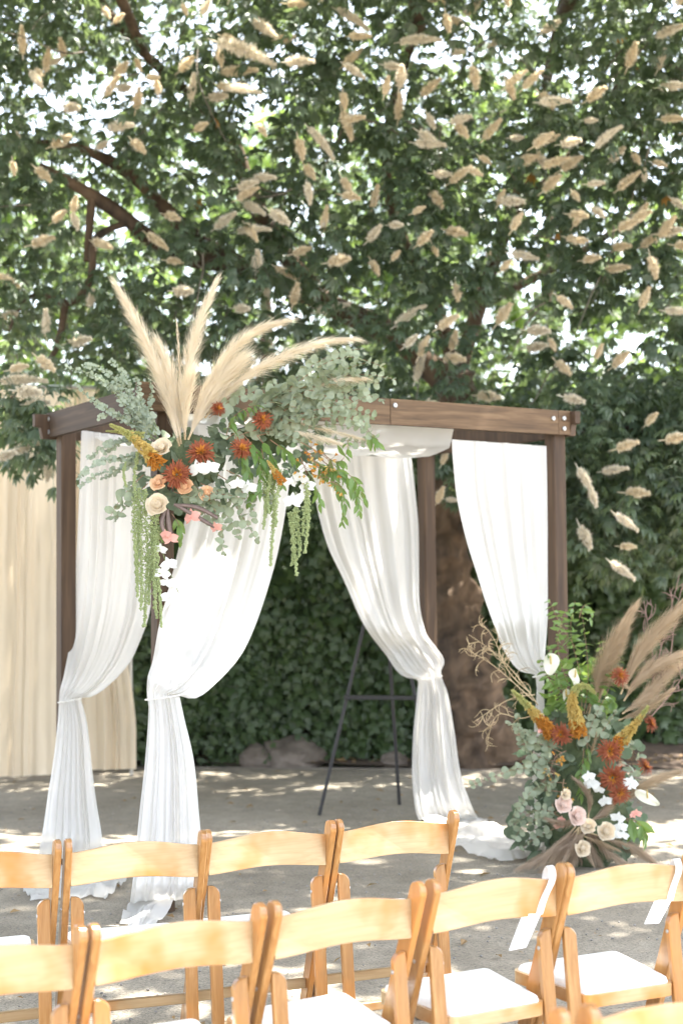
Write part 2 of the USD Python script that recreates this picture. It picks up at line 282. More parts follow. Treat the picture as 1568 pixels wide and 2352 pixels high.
def instancer(name, protos, m, pos, scale, parent=None, tilt=0.35, seed=3, **k):
    """one PointInstancer; protos: list of (v, f)"""
    g = np.random.default_rng(seed); pi = UsdGeom.PointInstancer.Define(stage, numbered(path_of(parent) + '/' + name))
    for q, vf in enumerate(protos):
        o = usdkit.mesh(stage, str(pi.GetPath()) + f'/leaf_spray_{q + 1:03d}', vf, M[m] if isinstance(m, str) else m[q]); o.CreateDoubleSidedAttr(True)
        pi.CreatePrototypesRel().AddTarget(o.GetPath())
    n = len(pos); a = g.uniform(0, 2 * np.pi, n); ax = g.normal(0, tilt, n); ay = g.normal(0, tilt, n)
    qs = []
    for i in range(n):
        q = Gf.Rotation(Gf.Vec3d(1, 0, 0), math.degrees(ax[i])) * Gf.Rotation(Gf.Vec3d(0, 1, 0), math.degrees(ay[i])) * Gf.Rotation(Gf.Vec3d(0, 0, 1), math.degrees(a[i]))
        q = q.GetQuat(); qs.append(Gf.Quath(q.GetReal(), *q.GetImaginary()))
    pi.CreatePositionsAttr(Vt.Vec3fArray.FromNumpy(np.asarray(pos, np.float32))); pi.CreateOrientationsAttr(Vt.QuathArray(qs))
    s = np.broadcast_to(np.asarray(scale, np.float32), (n,)); pi.CreateScalesAttr(Vt.Vec3fArray.FromNumpy(np.repeat(s[:, None], 3, 1).astype(np.float32)))
    pi.CreateProtoIndicesAttr(Vt.IntArray.FromNumpy(g.integers(0, len(protos), n).astype(np.int32)))
    return tag(pi, **k)

# ------------------------------------------------------------------ ground
gx = np.unique(np.r_[-260, -120, -60, -30, np.linspace(-12, 12, 97), 30, 60, 120, 260]); gy = np.unique(np.r_[-200, -80, -30, -10, np.linspace(0, 18, 91), 24, 40, 80, 160, 400])
X, Y = np.meshgrid(gx, gy, indexing='ij'); P = np.stack([X, Y, 0 * X], -1)
near = (np.abs(X) < 12.5) & (Y > -1) & (Y < 18.5)
P[..., 2] = np.where(near, (meshkit.fbm(P * 1.3, 3, 5) - 0.5) * 0.018 - 0.004, -0.004)
obj('ground', (P.reshape(-1, 3), quads(len(gx), len(gy))[:, ::-1]), 'granite', smooth=True, kind='structure')

# planting bed under the hedge, with its concrete edging
def strip(pts_in, pts_out, z0, z1):
    a, b = np.asarray(pts_in, float), np.asarray(pts_out, float); n = len(a)
    v = np.vstack([np.c_[a, np.full(n, z1)], np.c_[b, np.full(n, z1)], np.c_[b, np.full(n, z0)], np.c_[a, np.full(n, z0)]])
    v = v.reshape(4, n, 3).transpose(1, 0, 2).reshape(-1, 3); return v, quads(n, 4, True)
tt = np.linspace(0, 1, 26)
edge = np.stack([-4.6 + 12.6 * tt, 12.15 + 0.35 * np.sin(tt * 5.5 + 0.8) + 0.5 * (tt - 0.3) ** 2], 1)
bx = np.linspace(-4.6, 8.0, 60); by = np.linspace(0, 1, 14); ey = np.interp(bx, edge[:, 0], edge[:, 1])
BX = np.repeat(bx[:, None], 14, 1); BY = ey[:, None] + 0.06 + by * (13.6 - ey[:, None] - 0.06)
bz = 0.02 + 0.22 * by[None] ** 1.5 + (meshkit.fbm(np.stack([BX, BY, 0 * BX], -1) * 5, 3, 3) - 0.4) * 0.07
obj('planting_bed', (np.stack([BX, BY, bz], -1).reshape(-1, 3), quads(60, 14)[:, ::-1]), 'soil', smooth=True, kind='structure')
obj('bed_edging', strip(edge + [0, 0.08], edge, -0.02, 0.008), 'concrete', kind='structure')

# leaf litter and pebbles
lm = [place(leaf_blade(0.07, 0.035, 0.5, 0.2, 2), (0, 0, 0.006), (1, 0, 0.1 * k), (0, 0.3 * (k - 1), 1)) for k in range(3)]
lp = []
for _ in range(2600):
    u = rng.random()
    if u < 0.6: xx = rng.uniform(-3.5, 7); yy = np.interp(xx, edge[:, 0], edge[:, 1]) + rng.uniform(0.08, 0.9); zz = 0.05 + 0.2 * max(0, (yy - 12.4) / 1.4) ** 1.5
    else: xx, yy, zz = rng.uniform(-4, 5), rng.uniform(3, 12.3), 0.004
    if u < 0.6 or rng.random() < 0.6: lp.append((xx, yy, zz))
instancer('leaf_litter', lm, 'litter', lp, rng.uniform(0.3, 0.95, len(lp)), tilt=0.12, kind='stuff', label='scattered dry brown leaves on the planting bed and gravel', cat='leaf litter')
ic = trimesh.creation.icosphere(1); pb = [(np.array(ic.vertices) * s, ic.faces) for s in ((0.006, 0.005, 0.003), (0.004, 0.005, 0.003))]
pp = np.c_[rng.uniform(-3, 3, 4500), 2.4 + 8 * rng.random(4500) ** 1.4, np.full(4500, 0.0)]
instancer('gravel', pb, 'pebble', pp, rng.uniform(0.4, 1.4, len(pp)), tilt=0.1, kind='stuff', label='loose fine gravel grains strewn over the sandy ground', cat='gravel')

# ------------------------------------------------------------------ hedge, rocks, trees
def hedge_surface(xs, zs, y0, amp, seed):
    X, Z = np.meshgrid(xs, zs, indexing='ij'); n = meshkit.fbm(np.stack([X * 1.1, 0 * X, Z * 1.1], -1), 3, seed)
    foot = np.clip(1 - Z / 0.9, 0, 1) * 0.2
    return np.stack([X, y0 - amp * n - foot, Z], -1)
def ivy_leaf_mesh(size):
    a = np.linspace(0, 2 * np.pi, 11)[:-1]; r = size * np.array([1.0, 0.55, 0.85, 0.5, 0.6, 0.25, 0.6, 0.5, 0.85, 0.55])
    v = np.vstack([[0, 0, 0], np.c_[r * np.cos(a), r * np.sin(a), -0.15 * r]]); k = np.arange(10)
    return v, np.stack([0 * k, 1 + k, 1 + (k + 1) % 10], 1)
def ivy_cluster(seed, n=22, spread=0.17, size=0.045):
    r = random.Random(seed); mb = MB()
    for _ in range(n):
        p = np.array([r.uniform(-1, 1) * spread, r.uniform(-0.09, 0.05), r.uniform(-1, 1) * spread])
        nrm = unit(np.array([r.gauss(0, 0.45), -1.0, 0.35 + r.gauss(0, 0.4)])); F = frame(nrm); a = r.uniform(-0.9, 0.9)
        d = unit(-F[1] * math.cos(a) + F[0] * math.sin(a)); mb.add(*place(ivy_leaf_mesh(size * r.uniform(0.7, 1.3)), p, d, nrm))
    return mb.out()
def hedge(name, x0, x1, y0, top, amp, seed, n, size, label):
    t = thing(name, label=label, cat='hedge'); xs, zs = np.linspace(x0, x1, 50), np.linspace(0, top, 22)
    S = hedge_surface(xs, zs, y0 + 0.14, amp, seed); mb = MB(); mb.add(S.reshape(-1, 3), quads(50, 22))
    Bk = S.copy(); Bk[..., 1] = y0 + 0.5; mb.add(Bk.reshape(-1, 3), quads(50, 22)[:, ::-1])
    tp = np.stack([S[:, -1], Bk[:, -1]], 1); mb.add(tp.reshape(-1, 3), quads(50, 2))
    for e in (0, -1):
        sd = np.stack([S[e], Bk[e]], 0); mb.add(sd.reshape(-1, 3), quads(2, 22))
    obj('dark_backing', mb.out(), 'earth', t)  # dark backing behind the leaf clusters, coloured as earth in shade
    g = np.random.default_rng(seed); px_, pz_ = g.uniform(x0, x1, n), g.uniform(0.05, top + 0.15, n)
    nz = meshkit.fbm(np.stack([px_ * 1.1, 0 * px_, pz_ * 1.1], -1), 3, seed); foot = np.clip(1 - pz_ / 0.9, 0, 1) * 0.2
    pos = np.c_[px_, y0 - amp * nz - foot - g.uniform(0, 0.08, n), pz_]
    # fewer leaves near the foot, where the soil shows
    keep = (pz_ > 0.25) | (g.random(n) < 0.5); pos = pos[keep]
    pi = instancer('leaves', [ivy_cluster(seed * 10 + k, size=size) for k in range(4)], 'ivy', pos, g.uniform(0.55, 1.45, len(pos)), t, 0.15, seed, kind='stuff')
    # upright clusters: only a small random turn about the vertical
    o = UsdGeom.PointInstancer(pi); qs = []
    for i in range(len(pos)):
        q = (Gf.Rotation(Gf.Vec3d(0, 1, 0), float(g.uniform(-40, 40))) * Gf.Rotation(Gf.Vec3d(0, 0, 1), float(g.uniform(-35, 35)))).GetQuat(); qs.append(Gf.Quath(q.GetReal(), *q.GetImaginary()))
    o.CreateOrientationsAttr(Vt.QuathArray(qs))
    # the nearest leaves one by one
    order = np.argsort(pos[:, 1])[:0]
    return t
hedge('ivy_hedge', -3.4, 1.35, 13.0, 2.75, 0.55, 4, 1500, 0.05, 'dark green ivy covered bank behind the white drapes and the easel')
hedge('laurel_hedge', 1.1, 7.2, 13.4, 3.1, 0.5, 9, 1700, 0.062, 'dense shaded hedge right of the tree trunk, behind the floor flowers')

def rock(px, py, Y, w, h, seed, label):
    s = trimesh.creation.icosphere(3); v = np.array(s.vertices); v *= (1 + 0.35 * (meshkit.fbm(v * 1.6 + seed, 3, seed)[:, None] - 0.5) * 2) * np.array([w, w * 0.8, h])
    b = ground(px, py); obj('boulder', (v + [b[0], Y, h * 0.45], s.faces), 'rock', smooth=40, label=label, cat='rock')
rock(600, 1740, 12.5, 0.16, 0.13, 2, 'small rounded brown rock half hidden at the foot of the ivy')
rock(680, 1735, 12.55, 0.26, 0.17, 6, 'larger flat grey brown boulder in the bed left of the easel leg')
rock(905, 1760, 12.4, 0.12, 0.09, 9, 'small stone on the bed between the easel leg and the drape')

def limb(pts, n=14, bump=0.28, seed=0, sides=10, bscale=2.4, thin=1.0):
    p = np.array([[*at(a, b, Y), r * thin] for a, b, Y, r in pts]); s = smooth_path(p, n); return tube(s[:, :3], np.maximum(s[:, 3], 0.006), sides, True, bump, seed, bscale)

tree = thing('blossoming_tree', label='large old tree with spreading limbs and hundreds of cream flower candles', cat='tree')
tm_ = MB(); tm_.add(*limb([(1105, 1775, 12.55, 0.44), (1090, 1700, 12.5, 0.36), (1068, 1560, 12.45, 0.33), (1040, 1420, 12.4, 0.27), (1018, 1290, 12.4, 0.24), (1030, 1120, 12.3, 0.22), (1045, 950, 12.2, 0.22), (1050, 850, 12.1, 0.16)], 140, 0.62, 3, 48, 5.5, 0.9))
obj('trunk', tm_.out(), 'bark', tree, smooth=True)
LIMBS = [
    [(1048, 900, 12.1, 0.2), (900, 770, 12, 0.18), (740, 690, 11.8, 0.16), (560, 610, 11.6, 0.14), (395, 580, 11.4, 0.12), (300, 510, 11.2, 0.1), (212, 448, 11.0, 0.085), (90, 380, 10.8, 0.05)],
    [(740, 690, 11.8, 0.15), (640, 560, 11.7, 0.13), (570, 430, 11.6, 0.115), (535, 330, 11.5, 0.1), (440, 220, 11.3, 0.08), (330, 120, 11.1, 0.06), (200, -40, 11, 0.04)],
    [(560, 610, 11.6, 0.13), (470, 560, 11.6, 0.12), (380, 480, 11.4, 0.1), (285, 390, 11.3, 0.08), (180, 340, 11.2, 0.06), (60, 325, 11.0, 0.04)],
    [(1050, 860, 12.1, 0.19), (1100, 700, 12.1, 0.16), (1170, 500, 12.0, 0.13), (1235, 280, 11.9, 0.11), (1280, 60, 11.8, 0.09), (1330, -200, 11.5, 0.07)],
    [(1045, 900, 12.1, 0.15), (1000, 700, 11.7, 0.12), (905, 500, 11.4, 0.1), (900, 250, 11.2, 0.09), (960, 60, 11, 0.07), (1050, -150, 10.5, 0.05)],
    [(1100, 700, 12.1, 0.12), (1260, 620, 12.2, 0.09), (1420, 520, 12.2, 0.07), (1560, 380, 12.2, 0.05)],
    [(1170, 500, 12, 0.1), (1330, 330, 11.8, 0.08), (1460, 120, 11.6, 0.06), (1560, -80, 11.4, 0.04)],
    [(1018, 1290, 12.4, 0.1), (1150, 1100, 11.8, 0.07), (1290, 1010, 11.2, 0.045), (1420, 980, 10.8, 0.03), (1530, 1010, 10.5, 0.018)],
    [(300, 510, 11.2, 0.05), (215, 560, 10.9, 0.05), (208, 640, 10.8, 0.05), (150, 695, 10.7, 0.05), (105, 680, 10.6, 0.035), (20, 760, 10.2, 0.02)],
    [(150, 695, 10.7, 0.05), (140, 760, 10.6, 0.045), (110, 830, 10.2, 0.03), (40, 900, 9.8, 0.02), (-20, 960, 9.6, 0.012)],
    [(212, 448, 11.0, 0.06), (205, 520, 11, 0.055), (200, 600, 11, 0.05)],
    [(960, 60, 11, 0.1), (900, -400, 8.5, 0.1), (800, -900, 6.0, 0.08), (780, -1900, 4.0, 0.04)],
    [(1280, 60, 11.8, 0.1), (1500, -500, 8.5, 0.1), (1700, -1400, 5.5, 0.07)],
    [(330, 120, 11.1, 0.07), (100, -500, 8.0, 0.07), (-100, -1400, 5.5, 0.04)]]
for k, pts in enumerate(LIMBS): obj('limb', limb([(a, b, Y + (0.35 if k in (3, 4, 5, 6) else 0.0), q) for a, b, Y, q in pts], 34, 0.25, k, 10, 4.5, 0.45 if k in (3, 4, 5, 6) else 0.58), 'bark', tree, smooth=True)
tw = MB(); r = random.Random(5)
for _ in range(130):
    a, b, Yd = r.uniform(-20, 1590), r.uniform(-60, 1000), r.uniform(10.3, 11.6)
    if 120 < a < 1290 and b > 820: continue
    p = at(a, b, Yd); d = unit(np.array([r.gauss(0, 0.7), r.gauss(0, 0.4), -0.5 + r.gauss(0, 0.5)])); pts = [p]
    for _k in range(4): d = unit(d + rand_dir(r) * 0.4); pts.append(pts[-1] + d * r.uniform(0.12, 0.26))
    tw.add(*tube(smooth_path(pts, 9), np.linspace(r.uniform(0.004, 0.009), 0.002, 9), 4))
obj('twigs', tw.out(), 'twig', tree, kind='stuff')

# crown: leaf sprays through its volume, thinned by noise so that the sky shows through in places
def low_edge(px):
    return np.interp(px, [-300, 0, 60, 125, 200, 300, 1000, 1040, 1290, 1330, 1450, 1600, 1900], [800, 790, 830, 860, 880, 950, 1130, 1150, 1180, 1330, 1310, 1280, 1280])
holes = [(240, 215, 75), (120, 250, 45), (330, 150, 60), (600, 340, 60), (590, 260, 55), (570, 330, 50), (240, 340, 55), (430, 340, 40), (1120, 50, 60), (1250, 45, 50), (1360, 830, 55), (1440, 800, 60), (1430, 700, 45), (320, 40, 50), (460, 430, 45),
         (900, 700, 25), (900, 790, 25), (250, 460, 45), (310, 520, 40), (480, 600, 35), (170, 600, 45), (540, 200, 30), (700, 280, 30), (910, 430, 28), (1270, 420, 26), (1080, 480, 30), (60, 480, 40), (380, 620, 35), (450, 720, 35)]
def crown_points(n, Y0, Y1, seed, thr, hole_gain=1.0):
    g = np.random.default_rng(seed); out = []
    while len(out) < n:
        a, b, Yd = g.uniform(-420, 1990), g.uniform(-420, 1350), g.uniform(Y0, Y1)
        if b > low_edge(a) - g.uniform(0, 60): continue
        p = at(a, b, Yd)
        if p[2] < 0.9: continue
        if meshkit.fbm(p[None] * 1.15, 2, 21)[0] < thr: continue
        hole = max([max(0, 1 - math.hypot(a - hx, b - hy) / (hr * 1.05)) for hx, hy, hr in holes])
        if g.random() < hole * 1.9 * hole_gain: continue
        out.append(p)
    return np.array(out)
front = crown_points(2650, 10.1, 11.6, 31, 0.33)
back = crown_points(1650, 11.6, 14.2, 32, 0.36)
left_low = np.array([at(rng.uniform(-40, 118), rng.uniform(830, 910), rng.uniform(8.9, 10.0)) for _ in range(12)] + [at(rng.uniform(48, 124), rng.uniform(930, 1062), rng.uniform(8.9, 9.8)) for _ in range(26)])
right_low = np.array([at(rng.uniform(1290, 1640), rng.uniform(880, 1340), rng.uniform(9.9, 11.3)) for _ in range(170)])
g = np.random.default_rng(77); over = []  # over: overhead sprays out of view, placed to shade arbor, chairs and ground
while len(over) < 2750:
    p = np.array([g.uniform(-7, 9.5), g.uniform(3.2, 9.7), 0]); p[2] = 6.9 + 2.6 * g.random()
    if p[2] < EYE + 0.42 * p[1] + 0.6: continue
    if meshkit.fbm(p[None] * 0.8, 2, 5)[0] < 0.34: continue
    over.append(p)
side = []  # foliage out of view at left, placed to darken left-facing chair and post faces
while len(side) < 620:
    p = np.array([g.uniform(-8.0, -4.0), g.uniform(0.5, 9.0), g.uniform(0.8, 7.2)])
    if meshkit.fbm(p[None] * 0.8, 2, 6)[0] > 0.36 and at(-60, 1300, p[1])[0] - 0.5 > p[0]: side.append(p)
crown_pos = np.vstack([front, back, np.array(over), np.array(side)])
CL = [leaf_cluster(8, 0.1, 0.2, 50 + k) for k in range(6)]
sc = np.r_[rng.uniform(0.8, 1.2, len(front) + len(back)), rng.uniform(1.6, 2.3, len(over)), rng.uniform(1.5, 2.2, len(side))]
instancer('crown', CL, 'buckeye', crown_pos, sc, tree, 0.3, 41, kind='stuff')
r = random.Random(17)
for p in np.vstack([left_low, right_low]):
    a = r.uniform(0, 6.28); obj('leaf_spray', place(CL[r.randrange(6)], p, (math.cos(a), math.sin(a), r.gauss(0, 0.2)), (r.gauss(0, 0.25), r.gauss(0, 0.25), 1), r.uniform(0.8, 1.2)), 'buckeye', tree)
dp = front[rng.integers(0, len(front), 45)] + rng.normal(0, 0.1, (45, 3))
instancer('dry_leaves', [leaf_cluster(1, 0.09, 0.08, 90 + k) for k in range(2)], 'dryleaf', dp, rng.uniform(0.6, 1.1, 45), tree, 0.4, 42, kind='stuff')

BL = """52,92,60,85,t;108,138,55,70,t;143,110,40,90,t;275,287,70,5,w;545,160,80,3,t;555,198,80,-5,w;560,107,125,-10,w;607,60,70,-35,w;685,138,65,0,w;442,200,60,80,w;362,198,35,90,t;500,220,45,0,w;515,505,65,35,w;575,522,75,10,w;583,475,60,-25,w;640,495,50,-30,w;710,440,60,-75,w;607,405,60,0,w;740,320,80,-40,w;692,340,50,-70,t;395,495,40,-15,t;285,200,40,0,w;165,245,50,-5,w;43,318,30,90,w;400,598,35,0,t;235,558,60,-15,t;360,550,55,-30,t;170,470,35,70,t
959,85,85,10,w;809,35,85,-25,w;1085,15,50,40,w;901,150,40,-10,w;814,160,55,-30,w;986,200,55,40,t;1049,118,30,0,w;1091,175,50,-75,t;1181,180,55,45,t;1219,182,55,50,t;1449,128,50,75,t;1366,215,45,35,t;1269,230,60,10,w;1539,67,70,20,w;1544,195,60,5,w;1519,137,45,70,w;1544,270,55,0,t;799,285,70,-65,t;984,327,60,0,w;1056,272,45,20,w;989,275,35,-60,w;1129,295,60,50,t;1186,315,30,0,w;1244,320,50,40,t;1309,325,45,10,w;1356,275,30,0,w;1391,310,75,50,w;1416,355,40,45,w;1244,365,40,-60,w;1274,370,60,25,t;1114,365,30,-30,t;1014,398,40,0,w;1054,400,55,40,t;1264,420,50,45,t;1366,420,35,10,w;1439,415,55,45,t;1481,402,30,90,w;1174,460,50,0,w;1374,485,35,-40,w;909,515,35,0,w;859,535,45,50,w;1046,530,45,-10,t;1184,510,40,65,t;1201,585,55,-5,w;1334,550,30,0,t;1424,565,45,10,t;1439,515,45,25,t;1121,580,25,90,t;999,572,30,-60,t;1539,530,50,10,w;1556,465,35,-40,w;861,450,55,75,t;916,245,60,85,t;1004,455,45,-50,t;974,545,45,45,t
934,722,75,45,w;961,847,55,75,w;981,925,30,60,w;1234,757,50,0,w;1154,722,50,60,t;1294,842,45,-40,t;1316,915,45,-10,w;1554,712,55,0,w;1374,807,35,70,t;1494,962,35,55,t;1436,1022,45,25,t;1409,1077,55,15,w;1345,1100,60,-55,w;1362,1140,40,-70,w;1461,1130,50,5,t;1439,1197,60,-30,w;1549,1005,45,15,t;1344,1230,50,-60,w;1429,1307,60,-30,w;1441,1254,35,5,t;1036,1147,25,0,w;1009,1137,40,70,t;1019,1052,30,70,t
48,867,95,10,w;65,897,60,0,w;107,745,60,85,w;182,782,50,15,w;25,722,45,10,w;210,685,40,70,w;420,667,50,0,w;610,665,45,-45,w;677,677,45,75,t;760,705,65,20,w;555,707,40,0,w;105,832,50,-30,t;55,1027,60,25,w;112,1082,45,-75,w;85,925,45,10,w;12,1045,45,20,w;15,640,55,-20,t"""
def blossom(length, rad, seed):
    """a candle of small flowers: petals and stamens round a slightly bent axis along +x"""
    r = random.Random(seed); mb = MB(); n = int(190 + 1300 * length); bend = r.uniform(-0.5, 0.5)
    ax = lambda t: np.array([length * t, bend * length * t * t * 0.5, -0.12 * length * t * t])
    mb.add(*tube([ax(0) + [-0.045, 0, 0.008], ax(0), ax(0.5), ax(1.0)], [0.002, 0.004, 0.004, 0.002], 4))
    for k in range(n):
        t = ((k + r.random()) / n) ** 0.85; rr = rad * (0.62 + 0.5 * math.sin(math.pi * min(1, t * 1.1 + 0.08)) - 0.3 * max(0, t - 0.6)) * r.uniform(0.55, 1.25); a = k * 2.39996
        rd = np.array([0, math.cos(a), math.sin(a)]); p = ax(t) + rd * rr * 0.35
        d = unit(rd + np.array([r.uniform(0.0, 0.9), 0, 0]) + rand_dir(r) * 0.45)
        for q in range(2):
            dd = unit(d + rand_dir(r) * 0.6); s = np.cross(dd, rand_dir(r)); s = unit(s) * r.uniform(0.002, 0.0045); e = p + dd * rr * r.uniform(0.5, 0.8)
            mb.add([p, p + dd * rr * 0.35 + s, e, p + dd * rr * 0.35 - s], [[0, 1, 2], [0, 2, 3]])
        st = unit(d + rand_dir(r) * 0.4); sd = unit(np.cross(st, rand_dir(r))) * 0.0012; mb.add([p - sd, p + sd, p + st * rr * 1.0], [[0, 1, 2]])
    return mb.out()
blooms = []
for row in BL.replace('\n', ';').split(';'):
    a, b, ln, an, kd = row.split(','); blooms.append((float(a), float(b), float(ln), float(an), kd))
r = random.Random(8)
for _ in range(130):
    a, b = r.uniform(-60, 1620), r.uniform(-80, 960)
    if 120 < a < 900 and b > 640: continue
    blooms.append((a, b, r.uniform(28, 55), r.uniform(-80, 80), r.choice('wtttt')))
BP = {(k, q): blossom((0.13, 0.19, 0.26)[q], (0.029, 0.031, 0.033)[q], 60 + q + 3 * w) for w, k in enumerate('wt') for q in range(3)}
r = random.Random(9)
for a, b, ln, an, kd in blooms:
    Yd = r.uniform(9.85, 10.35) if not (a < 125 and b > 800) else r.uniform(8.7, 9.0)
    if a > 1290 and b > 880: Yd = r.uniform(9.6, 10.0)
    L_ = ln / pxm(Yd); q = 0 if L_ < 0.16 else 1 if L_ < 0.225 else 2
    an = math.radians(an); d = unit(CR * math.cos(an) + CU * math.sin(an) + F0 * r.uniform(-0.7, 0.1))
    c = at(a, b, Yd); s = L_ / (0.13, 0.19, 0.26)[q] * r.uniform(1.05, 1.2)
    v, f = BP[kd, q]; c = c - d * L_ / 2
    obj('blossom', place((v, f), c, d, (0.1, 0.2, 1.0), s), 'bloom_w' if kd == 'w' else 'bloom_t', tree)

# trees beyond
def far_tree(x, y, h, w, seed, n, label, base=0.0):
    t = thing('background_tree', label=label, cat='tree', group='sunlit trees beyond the hedge'); r = random.Random(seed)
    obj('trunk', tube(smooth_path([(x, y, base), (x + 0.1, y, h * 0.3), (x - 0.1, y, h * 0.6), (x, y, h * 0.85)], 10), np.linspace(0.28, 0.06, 10), 8, True, 0.2, seed), 'bark', t, smooth=True)
    g = np.random.default_rng(seed); pos = []
    while len(pos) < n:
        d = g.normal(0, 1, 3); d /= np.linalg.norm(d); p = d * g.uniform(0.35, 1) ** 0.5 * np.array([w, w * 0.7, h * 0.46])
        p = p + [x, y, h * 0.56]
        if p[2] < 0.4 or meshkit.fbm(p[None] * 0.55, 2, seed)[0] < 0.44: continue
        pos.append(p)
    instancer('crown', CL[:3], 'farleaf', np.array(pos), g.uniform(2.0, 2.9, n), t, 0.3, seed, kind='stuff')
far_tree(-6.2, 22.0, 8.6, 3.6, 101, 420, 'sunlit yellow green tree glimpsed through the branches at far left')
far_tree(-1.2, 25.0, 10.0, 4.2, 102, 460, 'sunlit tree far behind the pampas plumes, seen between the leaves')
far_tree(3.6, 24.0, 10.0, 3.8, 103, 440, 'sunlit tree far behind the arbor beam, seen between the leaves')
far_tree(8.4, 22.0, 8.0, 3.4, 104, 400, 'sunlit green tree beyond the hedge at far right')

# ------------------------------------------------------------------ cream backdrop curtains
def cloth_rows(rows, nu, nv, folds, seed, floor=None, top_flat=0.0):
    """rows: (left point, right point, fold depth). Strands run from the first row to the last; folds follow the strands."""
    from scipy.interpolate import PchipInterpolator
    Lp = np.array([a for a, b, c in rows]); Rp = np.array([b for a, b, c in rows]); A = np.array([c for a, b, c in rows], float)
    mid = (Lp + Rp) / 2; t = np.r_[0, np.cumsum(np.linalg.norm(np.diff(mid, axis=0), axis=1))]; t /= t[-1]; v = np.linspace(0, 1, nv)
    Ls, Rs, As = PchipInterpolator(t, Lp)(v), PchipInterpolator(t, Rp)(v), PchipInterpolator(t, A)(v) * np.interp(v, [0, 0.45, 0.6, 1], [0.75, 0.62, 0.42, 0.42])
    g = np.random.default_rng(seed); u = np.linspace(0, 1, nu); w = u + 0.35 / folds * np.sin(2 * np.pi * (u * folds * 0.37 + g.random())) + 0.2 / folds * np.sin(2 * np.pi * (u * folds * 0.61 + g.random()))
    U, V = np.meshgrid(u, v, indexing='xy'); W = np.broadcast_to(w, U.shape)
    prof = np.sin(2 * np.pi * folds * W) * (0.62 + 0.38 * np.sin(2 * np.pi * (folds * 0.31 * W + g.random()))) + 0.16 * np.sin(2 * np.pi * (folds * 2.3 * W + 0.7 * V + g.random()))
    prof += 0.75 * (meshkit.fbm(np.stack([U * folds * 1.2, V * 4, 0 * U + seed], -1), 3, seed) - 0.5) * 1.6
    P = Ls[:, None] + (Rs - Ls)[:, None] * U[..., None]
    e = (Rs - Ls); e[:, 2] = 0; e /= np.linalg.norm(e, axis=1, keepdims=True) + 1e-9; nrm = np.stack([e[:, 1], -e[:, 0], 0 * e[:, 0]], 1)
    edge_ = np.minimum(1, np.minimum(U, 1 - U) * 14 + 0.25)
    P = P + nrm[:, None] * (As[:, None] * prof * edge_)[..., None]
    if floor is not None:
        hem = np.clip((V - 0.86) / 0.14, 0, 1) ** 1.5; q = meshkit.fbm(np.stack([U * 5 + seed, V * 3, 0 * U], -1), 3, seed + 9) - 0.5; q2 = meshkit.fbm(np.stack([U * 4 + seed, V * 3, 0 * U + 7], -1), 3, seed + 4) - 0.5
        P[..., 1] -= hem * np.abs(q) * 0.42; P[..., 0] += hem * q2 * 0.3
        wr = meshkit.fbm(np.stack([P[..., 0] * 5.5, P[..., 1] * 5.5, 0 * U + 3], -1), 3, seed + 5)
        low = np.clip(1 - P[..., 2] / 0.06, 0, 1); P[..., 2] = np.maximum(P[..., 2], 0.006) + low * np.abs(wr - 0.4) * 0.24 * (V < 0.992)
    return P.reshape(-1, 3), quads(nv, nu)

CA, CB = (-4.35, 11.45), (-1.72, 11.95)
def cpt(px, z):
    p = on_line(px, 1331, CA, CB); return np.array([p[0], p[1], z])
def curtain(x0, x1, xb0, xb1, zb, seed, label):
    t = thing('backdrop_curtain', label=label, cat='curtain')
    rows = [(cpt(x0, 3.2), cpt(x1, 3.2), 0.02), (cpt(x0, 2.4), cpt(x1, 2.4), 0.03), (cpt(x0, 1.2), cpt(x1, 1.2), 0.035), (cpt(xb0, 0.35), cpt(xb1, 0.35), 0.04), (cpt(xb0, zb), cpt(xb1, zb), 0.045)]
    obj('fabric', cloth_rows([(p, q, w * 1.7) for p, q, w in rows], 120, 40, 5, seed), 'cream', t, smooth=True)
curtain(-95, 172, -100, 170, 0.03, 3, 'cream backdrop curtain left of the dark arbor post, flecked with sunlight')
curtain(174, 288, 172, 312, 0.06, 5, 'narrow cream curtain panel seen between the left arbor post and white drape')
fr = thing('curtain_frame', label='thin grey pipe carrying the cream backdrop curtains behind leaves', cat='pole')
obj('crossbar', tube([cpt(-140, 3.22), cpt(295, 3.22)], 0.018, 8), 'steel', fr); obj('upright', tube([cpt(298, 0.0) + [0, .08, 0], cpt(292, 3.24) + [0, .08, 0]], 0.018, 8), 'steel', fr)

